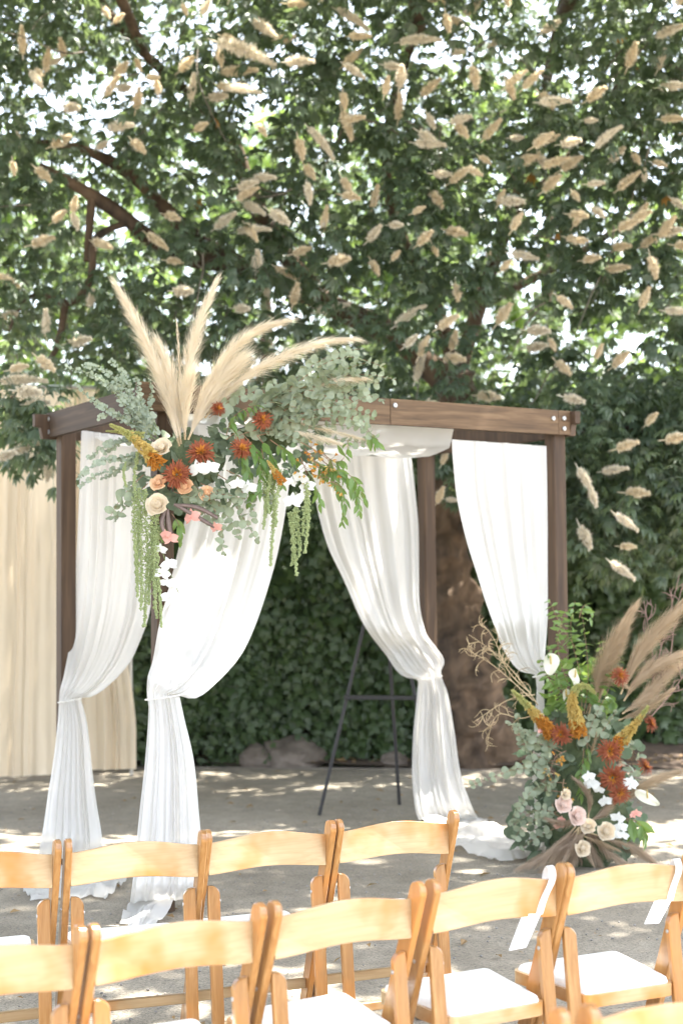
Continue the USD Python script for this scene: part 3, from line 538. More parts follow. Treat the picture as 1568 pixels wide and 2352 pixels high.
# ------------------------------------------------------------------ arbor
al = math.radians(31.5); eR = np.array([math.cos(al), math.sin(al), 0]); eL = np.array([-eR[1], eR[0], 0])
H = 2.58; Np = np.array([-0.886, 7.094, 0]); Lp = Np + eL * 1.322; Rp = Np + eR * 2.512; Bp = Lp + eR * 2.512
Z = np.array([0, 0, 1.0])
arb = thing('wooden_arbor', label='dark stained wooden wedding arbor with four posts, bolted beams and white drapes', cat='arbor')
rot = lambda lean: Z
for q, p in enumerate((Np, Lp, Bp, Rp)):
    obj('post', bar(p, p + Z * (H - 0.03), 0.089, 0.089, up=eL, bev=0.006), 'post', arb)
def local_beam(p, q, m, h=0.14, w=0.038, notch=True):
    """plank whose own x axis runs along its length, so that the grain does too"""
    p, q = np.asarray(p, float), np.asarray(q, float); ln = np.linalg.norm(q - p); n_ = 0.035
    pr = [(0, h / 2), (0, -0.0), (n_, -0.005), (n_ + 0.012, -h / 2), (ln - n_ - 0.012, -h / 2), (ln - n_, -0.005), (ln, 0.0), (ln, h / 2)] if notch else [(0, h / 2), (0, -h / 2), (ln, -h / 2), (ln, h / 2)]
    poly = Polygon(pr); t = trimesh.creation.extrude_polygon(poly, w, engine='earcut'); v = np.array(t.vertices); v = np.c_[v[:, 0], v[:, 2] - w / 2, v[:, 1]]
    o = obj('beam', (v, np.array(t.faces)[:, ::-1]), m, arb); X_ = UsdGeom.Xformable(o); a = math.degrees(math.atan2(q[1] - p[1], q[0] - p[0]))
    X_.AddTranslateOp().Set(Gf.Vec3d(*map(float, p))); X_.AddRotateZOp().Set(a); return o
zb = H - 0.07; off = 0.0445 + 0.0205
fN = lambda s: Np - eL * off + eR * s + Z * zb
sj = 1.30
local_beam(fN(-0.16), fN(sj), 'beam', notch=False); local_beam(fN(sj + 0.003) - eL * 0.002, fN(2.47), 'beam', notch=False); local_beam(fN(2.473), fN(2.60), 'beam', notch=False)
local_beam(Np + eL * 2 * 0 - eL * -off + eR * -0.05 + Z * (zb + 0.012), Np + eL * off + eR * 2.57 + Z * (zb + 0.012), 'beam_shaded', notch=False)
bk = lambda s: Lp + eL * off + eR * s + Z * (zb - 0.01)
local_beam(bk(-0.17), bk(2.62), 'post')
sd = lambda base, sgn, s: base + eR * sgn * off + eL * s + Z * zb
local_beam(sd(Np, -1, 0.09), sd(Np, -1, 1.42), 'beam_shaded', notch=False)
local_beam(sd(Rp, 1, -0.13) - Z * 0.004, sd(Rp, 1, 1.42) - Z * 0.004, 'post', notch=True)
def bolts(pts, n):
    for p in pts: obj('bolt', disc(p, n, 0.014, 0.008), 'bolt', arb)
nf = -eL
bolts([fN(s) + nf * 0.021 + Z * dz for s, dz in ((sj + 0.03, 0.035), (2.43, 0.02), (2.51, 0.025), (2.51, -0.035))], nf)
bolts([sd(Np, -1, s) - eR * 0.02 + Z * dz for s, dz in ((1.37, 0.035), (1.37, -0.04))], -eR)

# ------------------------------------------------------------------ white drapes
def row(l, r_, amp, where, dl=0.0, dr=0.0):
    """l, r_: picture points; where: 'g' ground, a depth, or a pair of plan points"""
    def pt(a, o):
        if isinstance(where, str): return ground(*a, z=0.012)
        p = at(*a, where) if np.isscalar(where) else on_line(*a, *where)
        return p + np.array([0, o, 0])
    return pt(l, dl), pt(r_, dr), amp
front_line = (Np + eL * 0.0, Rp); back_line = (Lp, Bp)
def drape(name, rows, folds, seed, label, tie, tie_r, m='white', nv=110, nu=110):
    t = thing(name, label=label, cat='drape', group=None)
    obj('fabric', cloth_rows(rows, nu, nv, folds, seed, floor=True), m, t, smooth=True)
    g = np.linspace(0, 2 * np.pi, 25)[:-1]; c, s = np.asarray(tie[0]), tie_r
    ring = np.stack([c[0] + s[0] * np.cos(g), c[1] + s[1] * np.sin(g), c[2] + 0.012 * np.cos(g)], 1); ring = np.vstack([ring, ring[:1]])
    obj('tieback', tube(ring - [0, 0, 0.012], 0.0035, 5, False), 'cord', t); return t
fl, bl = front_line, back_line
drape('white_drape', [row((440, 975), (676, 985), .012, fl), row((440, 1100), (662, 1130), .02, fl), row((420, 1220), (643, 1250), .024, fl, -.02, -.02), row((393, 1349), (615, 1361), .024, fl, -.09, -.1), row((371, 1445), (563, 1493), .02, fl, -.13, -.13),
    row((350, 1520), (500, 1566), .016, 6.98), row((338, 1562), (440, 1606), .013, 6.95), row((337, 1592), (412, 1597), .014, 6.97), row((341, 1625), (421, 1640), .018, 6.96), row((332, 1760), (447, 1760), .028, 6.95), row((322, 1850), (456, 1860), .035, 6.94),
    row((312, 1950), (462, 1950), .04, 6.92), row((304, 2030), (458, 2030), .04, 6.9), row((298, 2085), (440, 2075), .03, 'g'), row((284, 2118), (395, 2122), .01, 'g')], 6, 1,
    'white drape tied to the front arbor post, below the hanging orchids', [at(375, 1596, 6.97)], (0.088, 0.06))
drape('white_drape', [row((187, 988), (352, 1010), .012, bl), row((183, 1100), (358, 1130), .02, bl), row((178, 1230), (358, 1270), .024, bl), row((172, 1360), (347, 1400), .024, bl, -.03, -.05), row((160, 1475), (310, 1500), .02, 8.2),
    row((147, 1550), (255, 1570), .016, 8.12), row((137, 1588), (205, 1602), .012, 8.1), row((136, 1604), (186, 1604), .012, 8.12), row((134, 1640), (200, 1660), .018, 8.1), row((122, 1750), (212, 1770), .026, 8.09), row((108, 1840), (222, 1850), .034, 8.08),
    row((96, 1920), (234, 1930), .036, 8.06), row((84, 1985), (244, 1985), .03, 'g'), row((55, 2030), (296, 2018), .02, 'g'), row((66, 2056), (262, 2054), .008, 'g')], 6, 2,
    'leftmost white drape, tied to the left arbor post before the cream curtain', [at(160, 1604, 8.12)], (0.066, 0.05))
drape('white_drape', [row((712, 1042), (944, 1050), .012, bl), row((722, 1130), (953, 1130), .024, bl), row((748, 1240), (961, 1230), .026, bl), row((794, 1342), (961, 1367), .026, bl, -.05, -.03), row((834, 1432), (975, 1450), .022, bl, -.1, -.06), row((884, 1502), (1003, 1490), .018, 9.44),
    row((930, 1556), (1020, 1522), .014, 9.42), row((960, 1562), (1012, 1545), .013, 9.43), row((957, 1600), (1027, 1590), .02, 9.42), row((948, 1700), (1043, 1680), .03, 9.4), row((946, 1780), (1056, 1770), .034, 9.38), row((953, 1855), (1080, 1845), .036, 9.3),
    row((972, 1905), (1100, 1880), .03, 'g'), row((1010, 1940), (1140, 1908), .026, 'g'), row((1060, 1958), (1200, 1930), .02, 'g'), row((1130, 1972), (1245, 1962), .01, 'g')], 6, 4,
    'white drape tied to the rear arbor post, trailing along the ground to the floor flowers', [at(986, 1553, 9.43)], (0.082, 0.055))
drape('white_drape', [row((1037, 1009), (1255, 1024), .012, fl), row((1045, 1120), (1257, 1120), .02, fl), row((1064, 1217), (1258, 1200), .024, fl), row((1094, 1317), (1258, 1310), .024, fl), row((1129, 1427), (1257, 1410), .02, fl, -.04, -.02), row((1160, 1500), (1254, 1470), .018, 8.3),
    row((1196, 1543), (1251, 1515), .014, 8.28), row((1228, 1551), (1250, 1542), .008, 8.3), row((1232, 1580), (1249, 1580), .008, 8.3), row((1228, 1640), (1250, 1640), .012, 8.3), row((1222, 1780), (1258, 1780), .02, 8.3), row((1215, 1920), (1266, 1920), .02, 8.3), row((1205, 1962), (1275, 1962), .01, 'g')], 6, 8,
    'white drape tied to the right arbor post above the floor flowers', [at(1241, 1546, 8.3)], (0.045, 0.04))
# sheer roof cloth sagging between the front and rear beams
nu, nv = 90, 40; U, V = np.meshgrid(np.linspace(0, 1, nu), np.linspace(0, 1, nv) ** 1.6, indexing='xy')
fa, fb = on_line(380, 960, *fl), on_line(1042, 1012, *fl); ba, bb = on_line(215, 1000, *bl), on_line(905, 1050, *bl)
fa[2] = fb[2] = H - 0.13; ba[2] = bb[2] = H - 0.13
S = (fa + (fb - fa) * U[..., None]) * (1 - V[..., None]) + (ba + (bb - ba) * U[..., None]) * V[..., None]
S[..., 2] -= 0.09 * np.clip(V / 0.1, 0, 1) * np.clip((1 - V) / 0.6, 0, 1) ** 0.7 + 0.03 * np.sin(np.pi * V) + 0.008 * np.sin(U * 34 + 2 * np.sin(V * 3)) * np.sin(np.pi * V)
S[..., :2] += (eL[:2] * -0.012)[None, None] * (np.sin(U * 46 + V * 2) * np.clip(V / 0.1, 0, 1) * (1 - V))[..., None]
S[..., :2] -= eL[:2] * (0.09 * np.clip(V / 0.1, 0, 1) * 2.51 / 15)[..., None]
t = thing('roof_cloth', label='sheer white cloth sagging across the top of the arbor behind the beam', cat='drape'); obj('fabric', (S.reshape(-1, 3), quads(nv, nu)), 'sheer', t, smooth=True)

# ------------------------------------------------------------------ easel
ez = thing('easel', label='empty black metal easel standing behind the arbor', cat='easel')
apex = at(880, 1275, 9.95); fL, fR, fB = ground(733, 1873), ground(1010, 1880), ground(917, 1848)
for a, b in ((apex + [-0.02, 0, 0], fL), (apex + [0.02, 0, 0], fR), (apex + [0, 0.03, -0.05], fB)): obj('leg', bar(a, b, 0.024, 0.024, up=(0, 1, 0)), 'iron', ez)
tz = (0.80 - fL[2]) / (apex[2] - fL[2]); pL, pR = fL + (apex - fL) * tz, fR + (apex - fR) * tz
obj('crossbar', bar(pL + [-0.03, -0.02, 0], pR + [0.03, -0.02, 0], 0.022, 0.03), 'iron', ez)
obj('hinge', disc(apex + [0, -0.02, -0.01], (0, -1, 0), 0.025, 0.02), 'iron', ez)

# ------------------------------------------------------------------ folding chairs
W = 0.455
def make_chair(name):
    t = thing(name); ang = 0.4
    up_poly = np.array(LineString([(ang * (0.8 - 0.77) + 0.031, 0.77), (ang * (0.8 + 0.05) + 0.031, -0.05)]).buffer(0.0285, quad_segs=6).intersection(sbox(-1, 0.0, 1, 1)).exterior.coords)[:-1]
    for s in (-1, 1):
        x0 = s * (W / 2 - 0.011)
        obj('upright', prism(up_poly, x0 - 0.011, x0 + 0.011, 0.003, lambda v: np.c_[v[:, 2], v[:, 0], v[:, 1]]), 'chair_up', t, smooth=35)
    for s in (-1, 1):
        xi, xo = (W / 2 - 0.066), (W / 2 - 0.026); rr = 0.03
        a = np.linspace(0, np.pi / 2, 7); pol = [(xo, 0), (xo, 0.605)] + [(xi + rr - rr * math.sin(q), 0.605 - rr + rr * math.cos(q)) for q in a] + [(xi, 0)]
        pol = np.array(pol) * [s, 1]
        obj('rear_leg', prism(pol, 0.0, 0.021, 0.003, lambda v: np.c_[v[:, 0], 0.082 - 0.113 * (0.6 - v[:, 1]) + v[:, 2], v[:, 1]]), 'chair_up', t, smooth=35)
        obj('rivet', disc((s * xi, 0.088, 0.555), (-s, 0, 0), 0.006, 0.003, 8), 'steel', t)
        obj('rivet', disc((s * (W / 2), 0.125, 0.56), (s, 0, 0), 0.006, 0.003, 8), 'steel', t)
    n = 24; x = np.linspace(-(W / 2 - 0.0225), W / 2 - 0.0225, n); q = 1 - (2 * x / W) ** 2; q = np.clip(q, 0, 1)
    wav = np.sin(np.pi * np.clip((x / W + 0.5), 0, 1)) ** 1.6
    zt, zb_ = 0.747 + 0.028 * wav, 0.643 + 0.02 * wav; yb = 0.066 - 0.026 * q; th = 0.012; b = 0.003
    ring = lambda: np.stack([np.c_[x, yb, zb_ + b], np.c_[x, yb, zt - b], np.c_[x, yb + b, zt], np.c_[x, yb + th - b, zt], np.c_[x, yb + th, zt - b], np.c_[x, yb + th, zb_ + b], np.c_[x, yb + th - b, zb_], np.c_[x, yb + b, zb_]], 1)
    obj('back_rail', (ring().reshape(-1, 3), quads(n, 8, True)), 'chair', t, smooth=50)
    out = Polygon([(-0.156, 0.05), (0.156, 0.05), (0.198, 0.395), (-0.198, 0.395)]); fp = out.buffer(-0.03).buffer(0.03, quad_segs=6)
    hole = fp.buffer(-0.03); ring_ = fp.difference(hole)
    fm = trimesh.creation.extrude_polygon(ring_, 0.036, engine='earcut'); fm.apply_translation([0, 0, 0.378]); obj('seat_frame', fm, 'chair', t, smooth=35)
    pc = np.array(fp.buffer(-0.012).exterior.coords)[:-1]; c = pc.mean(0); prof = [(1.0, 0.405), (1.005, 0.417), (0.985, 0.427), (0.93, 0.433), (0.75, 0.437), (0.4, 0.439)]
    v = np.vstack([np.c_[c + (pc - c) * k, np.full(len(pc), zz)] for k, zz in prof] + [[[*c, 0.44]]]); k = np.arange(len(pc)); f = quads(len(prof), len(pc), True)
    f = np.vstack([f, np.stack([np.full(len(pc), len(v) - 1), (len(prof) - 1) * len(pc) + k, (len(prof) - 1) * len(pc) + (k + 1) % len(pc)], 1)])
    obj('seat_pad', (v, f), 'vinyl', t, smooth=50)
    zc = 0.2; yc = ang * (0.8 - zc) + 0.031; obj('front_stretcher', bar((-(W / 2 - 0.022), yc, zc), (W / 2 - 0.022, yc, zc), 0.018, 0.034), 'chair', t)
    zc = 0.16; yc = 0.082 - 0.113 * (0.6 - zc) + 0.011; obj('rear_stretcher', bar((-(W / 2 - 0.03), yc, zc), (W / 2 - 0.03, yc, zc), 0.016, 0.03), 'chair', t)
    return t
CH = stage.CreateClassPrim('/World/_chair_class')
proto = None
def top_point(px, py): return ground(px, py, 0.8)
CHAIRS = [
    ((-195, 1957), (136, 1933), 'front row chair at the left frame edge, only its right side in view'),
    ((160, 1931), (472, 1911), 'front row chair directly below the two left white drapes'),
    ((484, 1909), (770, 1887), 'front row chair, second from the right end of that row'),
    ((783, 1885), (1058, 1864), 'front row chair at the right end of its row, below the trailing drape'),
    ((-235, 2190), (197, 2132), 'second row chair at the left frame edge, cut off at its left'),
    ((214, 2130), (625, 2078), 'blurred second row chair left of centre, with a pale plain back'),
    ((641, 2076), (986, 2029), 'second row chair in the middle of the picture bottom, without a card'),
    ((1002, 2025), (1322, 1985), 'second row chair carrying a card on a ribbon in front of the floor flowers'),
    ((1338, 1985), (1590, 1958), 'second row chair at the right frame edge with a card near its post'),
    ((1350, 2322), (1712, 2268), 'nearest chair at the lower right corner, only its back rail in view'),
    ((960, 2385), (1336, 2326), 'nearest chair of which only one rounded post tip shows at the bottom edge')]
chair_frames = []
for k, (a, b, lab) in enumerate(CHAIRS):
    A, B = top_point(*a), top_point(*b); c = (A + B) / 2; yaw = math.degrees(math.atan2(B[1] - A[1], B[0] - A[0])); c[2] = 0
    if proto is None:
        proto = make_chair('folding_chair'); o = UsdGeom.Xformable(proto); tgt = proto
    else:
        xf = UsdGeom.Xform.Define(stage, numbered('/World/folding_chair')); tgt = xf.GetPrim(); tgt.GetReferences().AddInternalReference('/World/folding_chair'); o = xf
        tgt.SetInstanceable(True); o.ClearXformOpOrder()
    (o.GetTranslateOp() if False else o.AddTranslateOp()).Set(Gf.Vec3d(float(c[0]), float(c[1]), 0)); o.AddRotateZOp().Set(yaw)
    tag(tgt, 'golden wooden folding chair with white seat: ' + lab if False else lab, 'chair', 'golden wooden folding chairs set out in rows')
    chair_frames.append((c, math.radians(yaw)))
stage.RemovePrim('/World/_chair_class')

# cards on ribbons over two chair backs
def card(k, xr, quad, rib, label):
    c, yw = chair_frames[k]; ex = np.array([math.cos(yw), math.sin(yw), 0]); ey = np.array([-ex[1], ex[0], 0]); t = thing('hanging_card', label=label, cat='card')
    # the plane of the card stands just behind the rail's rear face
    base = c + ey * 0.046; pl = (base[:2], (base + ex)[:2]); q = [on_line(*p, *pl) for p in quad]
    n = -ey; v = np.array(q + [p + n * 0.0012 for p in q]); f = [[0, 1, 2], [0, 2, 3], [4, 6, 5], [4, 7, 6], [0, 4, 5], [0, 5, 1], [1, 5, 6], [1, 6, 2], [2, 6, 7], [2, 7, 3], [3, 7, 4], [3, 4, 0]]
    obj('paper_card', (v, np.array(f)), 'paper', t)
    lo, hi = on_line(*rib[0], *pl), on_line(*rib[1], *pl); s = ex * 0.012; hi2 = hi + ey * 0.024 + Z * 0.004; tp = hi + ey * 0.012 + Z * 0.014; dn = hi2 - Z * 0.08
    path = [lo, (lo + hi) / 2 - ey * 0.003, hi, tp, hi2, dn]; sp_ = smooth_path(path, 24); w_ = np.vstack([sp_ - s, sp_ + s]).reshape(2, 24, 3).transpose(1, 0, 2).reshape(-1, 3)
    obj('ribbon', (w_, quads(24, 2)), 'ribbon', t, smooth=True)
card(7, 0.1, [(1200, 2100), (1241, 2100), (1207, 2177), (1168, 2184)], [(1238, 2102), (1268, 2002)], 'white card on a ribbon over the chair in front of the floor flowers')
card(8, 0.1, [(1503, 2068), (1541, 2068), (1513, 2121), (1479, 2123)], [(1538, 2070), (1558, 1985)], 'white card on a ribbon at the right frame edge')
# ------------------------------------------------------------------ flowers: makers
def off_cam(p, toward=0.0): return np.asarray(p)
TOV = np.array([0, -1.0, 0.15])
LEAFCAP = {}
def plume(parent, pts, Y, width, n, m, seed, name='pampas_plume', lift=0.55, dY=0.0, blunt=False):
    """a feathery grass plume along picture points, built of fine drooping strands on a stalk"""
    r = np.random.default_rng(seed); pts = [at(a, b, (Y if np.isscalar(Y) else np.interp(k / (len(pts) - 1), [0, 1], Y))) for k, (a, b) in enumerate(pts)]
    s = smooth_path(pts, 40); tg = np.gradient(s, axis=0); tg /= np.linalg.norm(tg, axis=1, keepdims=True)
    t = thing(name, parent=parent) if True else None
    obj('stalk', tube(s[:36], np.linspace(0.005, 0.0018, 36), 4), 'curly', t)
    V, F, k0 = [], [], 0
    for k in range(n):
        u = r.random() ** 0.85 * 0.92; i = u * 39; a = int(i); p = s[a] + (s[min(a + 1, 39)] - s[a]) * (i - a); d = tg[a]
        env = width * (min(1, 0.30 + 2.2 * u) * (1 if u < 0.55 else max(0.12, 1 - (u - 0.55) / 0.47) if not blunt else max(0.55, 1 - (u - 0.6) / 0.8)))
        sd = r.normal(0, 1, 3); sd -= d * np.dot(sd, d); sd /= np.linalg.norm(sd) + 1e-9
        ln = width * r.uniform(1.3, 2.7) * (1.15 - 0.35 * u); sp_ = env * r.uniform(0.25, 1.0)
        p1 = p + d * ln * 0.45 + sd * sp_ * 0.62; p2 = p + d * ln * r.uniform(0.85, 1.05) + sd * sp_ * r.uniform(0.75, 1.25) + np.array([0, 0, -1]) * ln * r.uniform(0.02, 0.28)
        wd = np.cross(sd, d) + r.normal(0, 0.4, 3); wd = wd / np.linalg.norm(wd) * r.uniform(0.0005, 0.0012)
        V += [p - wd * .6, p + wd * .6, p1 - wd, p1 + wd, p2]; F += [[k0, k0 + 1, k0 + 3], [k0, k0 + 3, k0 + 2], [k0 + 2, k0 + 3, k0 + 4]]; k0 += 5
    obj('feather', (np.array(V), np.array(F)), m, t); return t
def mum(parent, px, py, Y, rad_px, seed, n=None, name='rust_chrysanthemum'):
    r = random.Random(seed); c = at(px, py, Y); rad = rad_px / pxm(Y); nrm = unit(np.array(n if n is not None else (r.uniform(-0.4, 0.4), -1, r.uniform(0.0, 0.5)))); Fm = frame(nrm)
    t = thing(name, parent=parent)
    for nm, m, rings in (('petals', 'rust', ((-0.15, 17, 0.95), (0.2, 20, 1.02), (0.5, 20, 0.97), (0.8, 18, 0.85), (1.0, 16, 0.7))), ('flower_centre', 'rust_in', ((1.0, 14, 0.56), (1.25, 12, 0.42), (1.45, 8, 0.33)))):
        mb = MB()
        for el, cnt, ln in rings:
            for q in range(cnt):
                a = 2 * math.pi * (q + r.uniform(-0.35, 0.35)) / cnt; e = el + r.uniform(-0.18, 0.18); l_ = ln * rad * r.uniform(0.8, 1.12)
                o = Fm[0] * math.cos(a) + Fm[1] * math.sin(a); d0 = unit(o * math.cos(e) + nrm * math.sin(e)); d1 = unit(o * math.cos(e - 0.45) + nrm * math.sin(e - 0.45)); s = unit(np.cross(nrm, o)); w = rad * 0.062
                p0 = c + o * rad * 0.08; p1 = p0 + d0 * l_ * 0.55; p2 = p1 + d1 * l_ * 0.4; up = np.cross(s, d0) * -w * 0.5
                mb.add([p0 - s * w * 0.5, p0 + s * w * 0.5, p1 - s * w, p1 + up * -1.0, p1 + s * w, p2 - s * w * 0.7, p2 + s * w * 0.7, p2 + d1 * l_ * 0.1], [[0, 3, 2], [0, 1, 3], [1, 4, 3], [2, 3, 5], [3, 6, 5], [3, 4, 6], [5, 6, 7]])
        obj(nm, mb.out(), m, t)
    return t
def cup_petal(c, o, nrm, s, rad, height, width, curl, lean):
    n, k = 4, 5; P = np.zeros((n, k, 3))
    for i in range(n):
        u = i / (n - 1); rr = rad * (0.35 + 0.65 * u ** 0.7) + lean * u ** 2; zz = height * u; w = width * (0.85 + 0.25 * math.sin(math.pi * u))
        for j in range(k):
            v = (j / (k - 1) - 0.5) * 2; ang = v * w / max(rad, 1e-6) * 0.9; edge = curl * u ** 2 * (0.3 + abs(v))
            P[i, j] = c + (o * math.cos(ang) + s * math.sin(ang)) * (rr + edge) + nrm * (zz * (1 - 0.30 * v * v))
    return P.reshape(-1, 3), quads(n, k)
def rose(parent, px, py, Y, rad_px, m, seed, n=None, name='garden_rose', ruffle=0.0):
    r = random.Random(seed); nrm = unit(np.array(n if n is not None else (r.uniform(-0.35, 0.35), -1, r.uniform(0.1, 0.5)))); Fm = frame(nrm); rad = rad_px / pxm(Y); c = at(px, py, Y) - nrm * rad * 0.4
    mb = MB(); cnt = 26
    for q in range(cnt):
        f = q / (cnt - 1); a = q * 2.39996; o = Fm[0] * math.cos(a) + Fm[1] * math.sin(a); s = np.cross(nrm, o); rr = rad * (0.12 + 0.72 * f)
        mb.add(*cup_petal(c - nrm * rad * 0.15 * f, o, nrm, s, rr, rad * (0.95 - 0.35 * f) * r.uniform(0.92, 1.08), rad * (0.34 + 0.62 * f), rad * 0.10 * f, rad * (0.0 + 0.22 * f * f) + ruffle * rad * r.uniform(-0.2, 0.3)))
    bud = trimesh.creation.icosphere(2); mb.add(np.array(bud.vertices) * [rad * 0.42, rad * 0.42, rad * 0.34] @ Fm + c + nrm * rad * 0.42, bud.faces)
    return obj(name, mb.out(), m, parent, smooth=True)
def orchid(parent, px, py, Y, rad_px, seed, m='orchid', name='white_orchid', n=None):
    r = random.Random(seed); nrm = unit(np.array(n if n is not None else (r.uniform(-0.7, 0.7), -1, r.uniform(-0.4, 0.3)))); Fm = frame(nrm); rad = rad_px / pxm(Y); c = at(px, py, Y); mb = MB(); ro = r.uniform(-0.3, 0.3)
    for a, ln, w in ((90, 0.95, 0.55), (210, 0.95, 0.5), (330, 0.95, 0.5), (10, 1.05, 1.0), (170, 1.05, 1.0)):
        a = math.radians(a) + ro; d = Fm[0] * math.cos(a) + Fm[1] * math.sin(a); mb.add(*place(leaf_blade(rad * ln, rad * w, 0.12, r.uniform(-0.1, 0.3), 4, 0.18, 0.95), c + nrm * 0.002, d, nrm))
    mb.add(*place(leaf_blade(rad * 0.4, rad * 0.3, 0.6, -0.6, 3), c + nrm * 0.004, -Fm[1] + nrm, nrm + Fm[1]))
    return obj(name, mb.out(), m, parent, smooth=False)
def spathe(parent, px, py, Y, w_px, h_px, ang, seed):
    r = random.Random(seed); c = at(px, py, Y); a = np.linspace(0, 2 * np.pi, 25)[:-1]; k = pxm(Y)
    x = np.sin(a) * 0.5 * (1 + 0.25 * np.cos(a)) * w_px / k; y_ = np.cos(a) * 0.5 * h_px / k; nrm = unit(np.array([r.uniform(-0.4, 0.4), -1, 0.15])); Fm = frame(nrm); ca, sa = math.cos(math.radians(ang)), math.sin(math.radians(ang))
    X2, Y2 = x * ca - y_ * sa, x * sa + y_ * ca; rr = np.hypot(x / w_px, y_ / h_px) * k
    v = np.vstack([c - nrm * 0.006, c + (X2 * 0.55)[:, None] * -Fm[0] + (Y2 * 0.55)[:, None] * Fm[1] + nrm * 0.002, c + X2[:, None] * -Fm[0] + Y2[:, None] * Fm[1] + nrm * (0.012 * np.sin(a * 3 + seed))[:, None]])
    q = np.arange(24); f = [np.stack([0 * q, 1 + q, 1 + (q + 1) % 24], 1)]; b = np.stack([1 + q, 25 + q, 25 + (q + 1) % 24, 1 + (q + 1) % 24], 1); f += [b[:, [0, 1, 2]], b[:, [0, 2, 3]]]
    t = thing('anthurium', parent=parent); obj('spathe', (v, np.vstack(f)), 'ivory', t, smooth=True); obj('spadix', tube(smooth_path([c + nrm * 0.004, c + nrm * 0.016 + Fm[1] * 0.02, c + nrm * 0.02 + Fm[1] * 0.045], 6), [.004, .005, .005, .005, .004, .002], 6), 'spike_y', t)
def spike(parent, pts, Y, width, cols, seed, name='foxtail_spike', dens=900):
    """flower spike: many small star florets round an axis; cols: materials from base to tip"""
    r = random.Random(seed); s = smooth_path([at(a, b, Y) for a, b in pts], 30); tg = np.gradient(s, axis=0); tg /= np.linalg.norm(tg, axis=1, keepdims=True); t = thing(name, parent=parent)
    obj('stalk', tube(s, np.linspace(0.005, 0.002, 30), 5), 'gstem', t); ln = np.linalg.norm(np.diff(s, axis=0), axis=1).sum(); mbs = [MB() for _ in cols]; N = int(dens * ln)
    for q in range(N):
        u = (q + r.random()) / N; a = min(28, int(u * 29)); p = s[a] + (s[a + 1] - s[a]) * (u * 29 - a); d = tg[a]; Fm = frame(d, (0.3, 0.9, 0.4)); g = q * 2.39996
        env = width * (1 - 0.85 * max(0, u - 0.2) / 0.8); o = Fm[0] * math.cos(g) + Fm[1] * math.sin(g); c = p + o * env * r.uniform(0.45, 1.0); fs = (width * 0.42 * (1 - 0.65 * u) + 0.002) * r.uniform(0.7, 1.25)
        col = min(len(cols) - 1, max(0, int(len(cols) * (u + r.uniform(-0.08, 0.08)))))
        nn = unit(o + d * 0.5 + rand_dir(r) * 0.3); F2 = frame(nn); vs = [c - nn * fs * 0.5]
        for k in range(6):
            b = k * math.pi / 3 + g; rr = fs * (1.0 if k % 2 == 0 else 0.42); vs.append(c + (F2[0] * math.cos(b) + F2[1] * math.sin(b)) * rr + nn * fs * 0.3)
        mbs[col].add(vs, [[0, 1 + k, 1 + (k + 1) % 6] for k in range(6)])
    for mb, m in zip(mbs, cols):
        if mb.n: obj('florets', mb.out(), m, t)
    return t
def amaranth(parent, px, y0, y1, Y, w_px, seed, sway=4):
    r = random.Random(seed); n = 24; pts = [at(px + sway * math.sin(k * 0.9 + seed), y0 + (y1 - y0) * k / 5, Y + r.uniform(-0.01, 0.01)) for k in range(6)]; s = smooth_path(pts, n); mb = MB(); mb.add(*tube(s, 0.002, 4)); ln = abs(y1 - y0) / pxm(Y); w = w_px / pxm(Y) / 2 * 1.25
    octa = np.array([[1, 0, 0], [-1, 0, 0], [0, 1, 0], [0, -1, 0], [0, 0, 1], [0, 0, -1.0]]); of = np.array([[0, 2, 4], [2, 1, 4], [1, 3, 4], [3, 0, 4], [2, 0, 5], [1, 2, 5], [3, 1, 5], [0, 3, 5]])
    N = int(ln * 1100)
    for q in range(N):
        u = r.random(); a = min(n - 2, int(u * (n - 1))); p = s[a] + (s[a + 1] - s[a]) * (u * (n - 1) - a); env = w * (1 - 0.55 * u ** 2) * (0.75 + 0.35 * math.sin(u * ln * 160 + seed)); o = rand_dir(r); o[2] *= 0.3
        mb.add(octa * r.uniform(0.003, 0.0055) + p + unit(o) * env * r.uniform(0.4, 1.0), of)
    return obj('amaranth_strand', mb.out(), 'amaranth', parent)
def round_leaf(r, size):
    a = np.linspace(0, 2 * np.pi, 10)[:-1]; rr = size * (1 + 0.08 * np.sin(a * 2 + r.random() * 6)); x = size * 0.9 + rr * np.cos(a); y_ = rr * np.sin(a) * r.uniform(0.85, 1.0)
    v = np.vstack([[size * 0.9, 0, -0.12 * size], np.c_[x, y_, 0.15 * size * np.cos(2 * a)]]); k = np.arange(9)
    return v, np.stack([0 * k, 1 + k, 1 + (k + 1) % 9], 1)
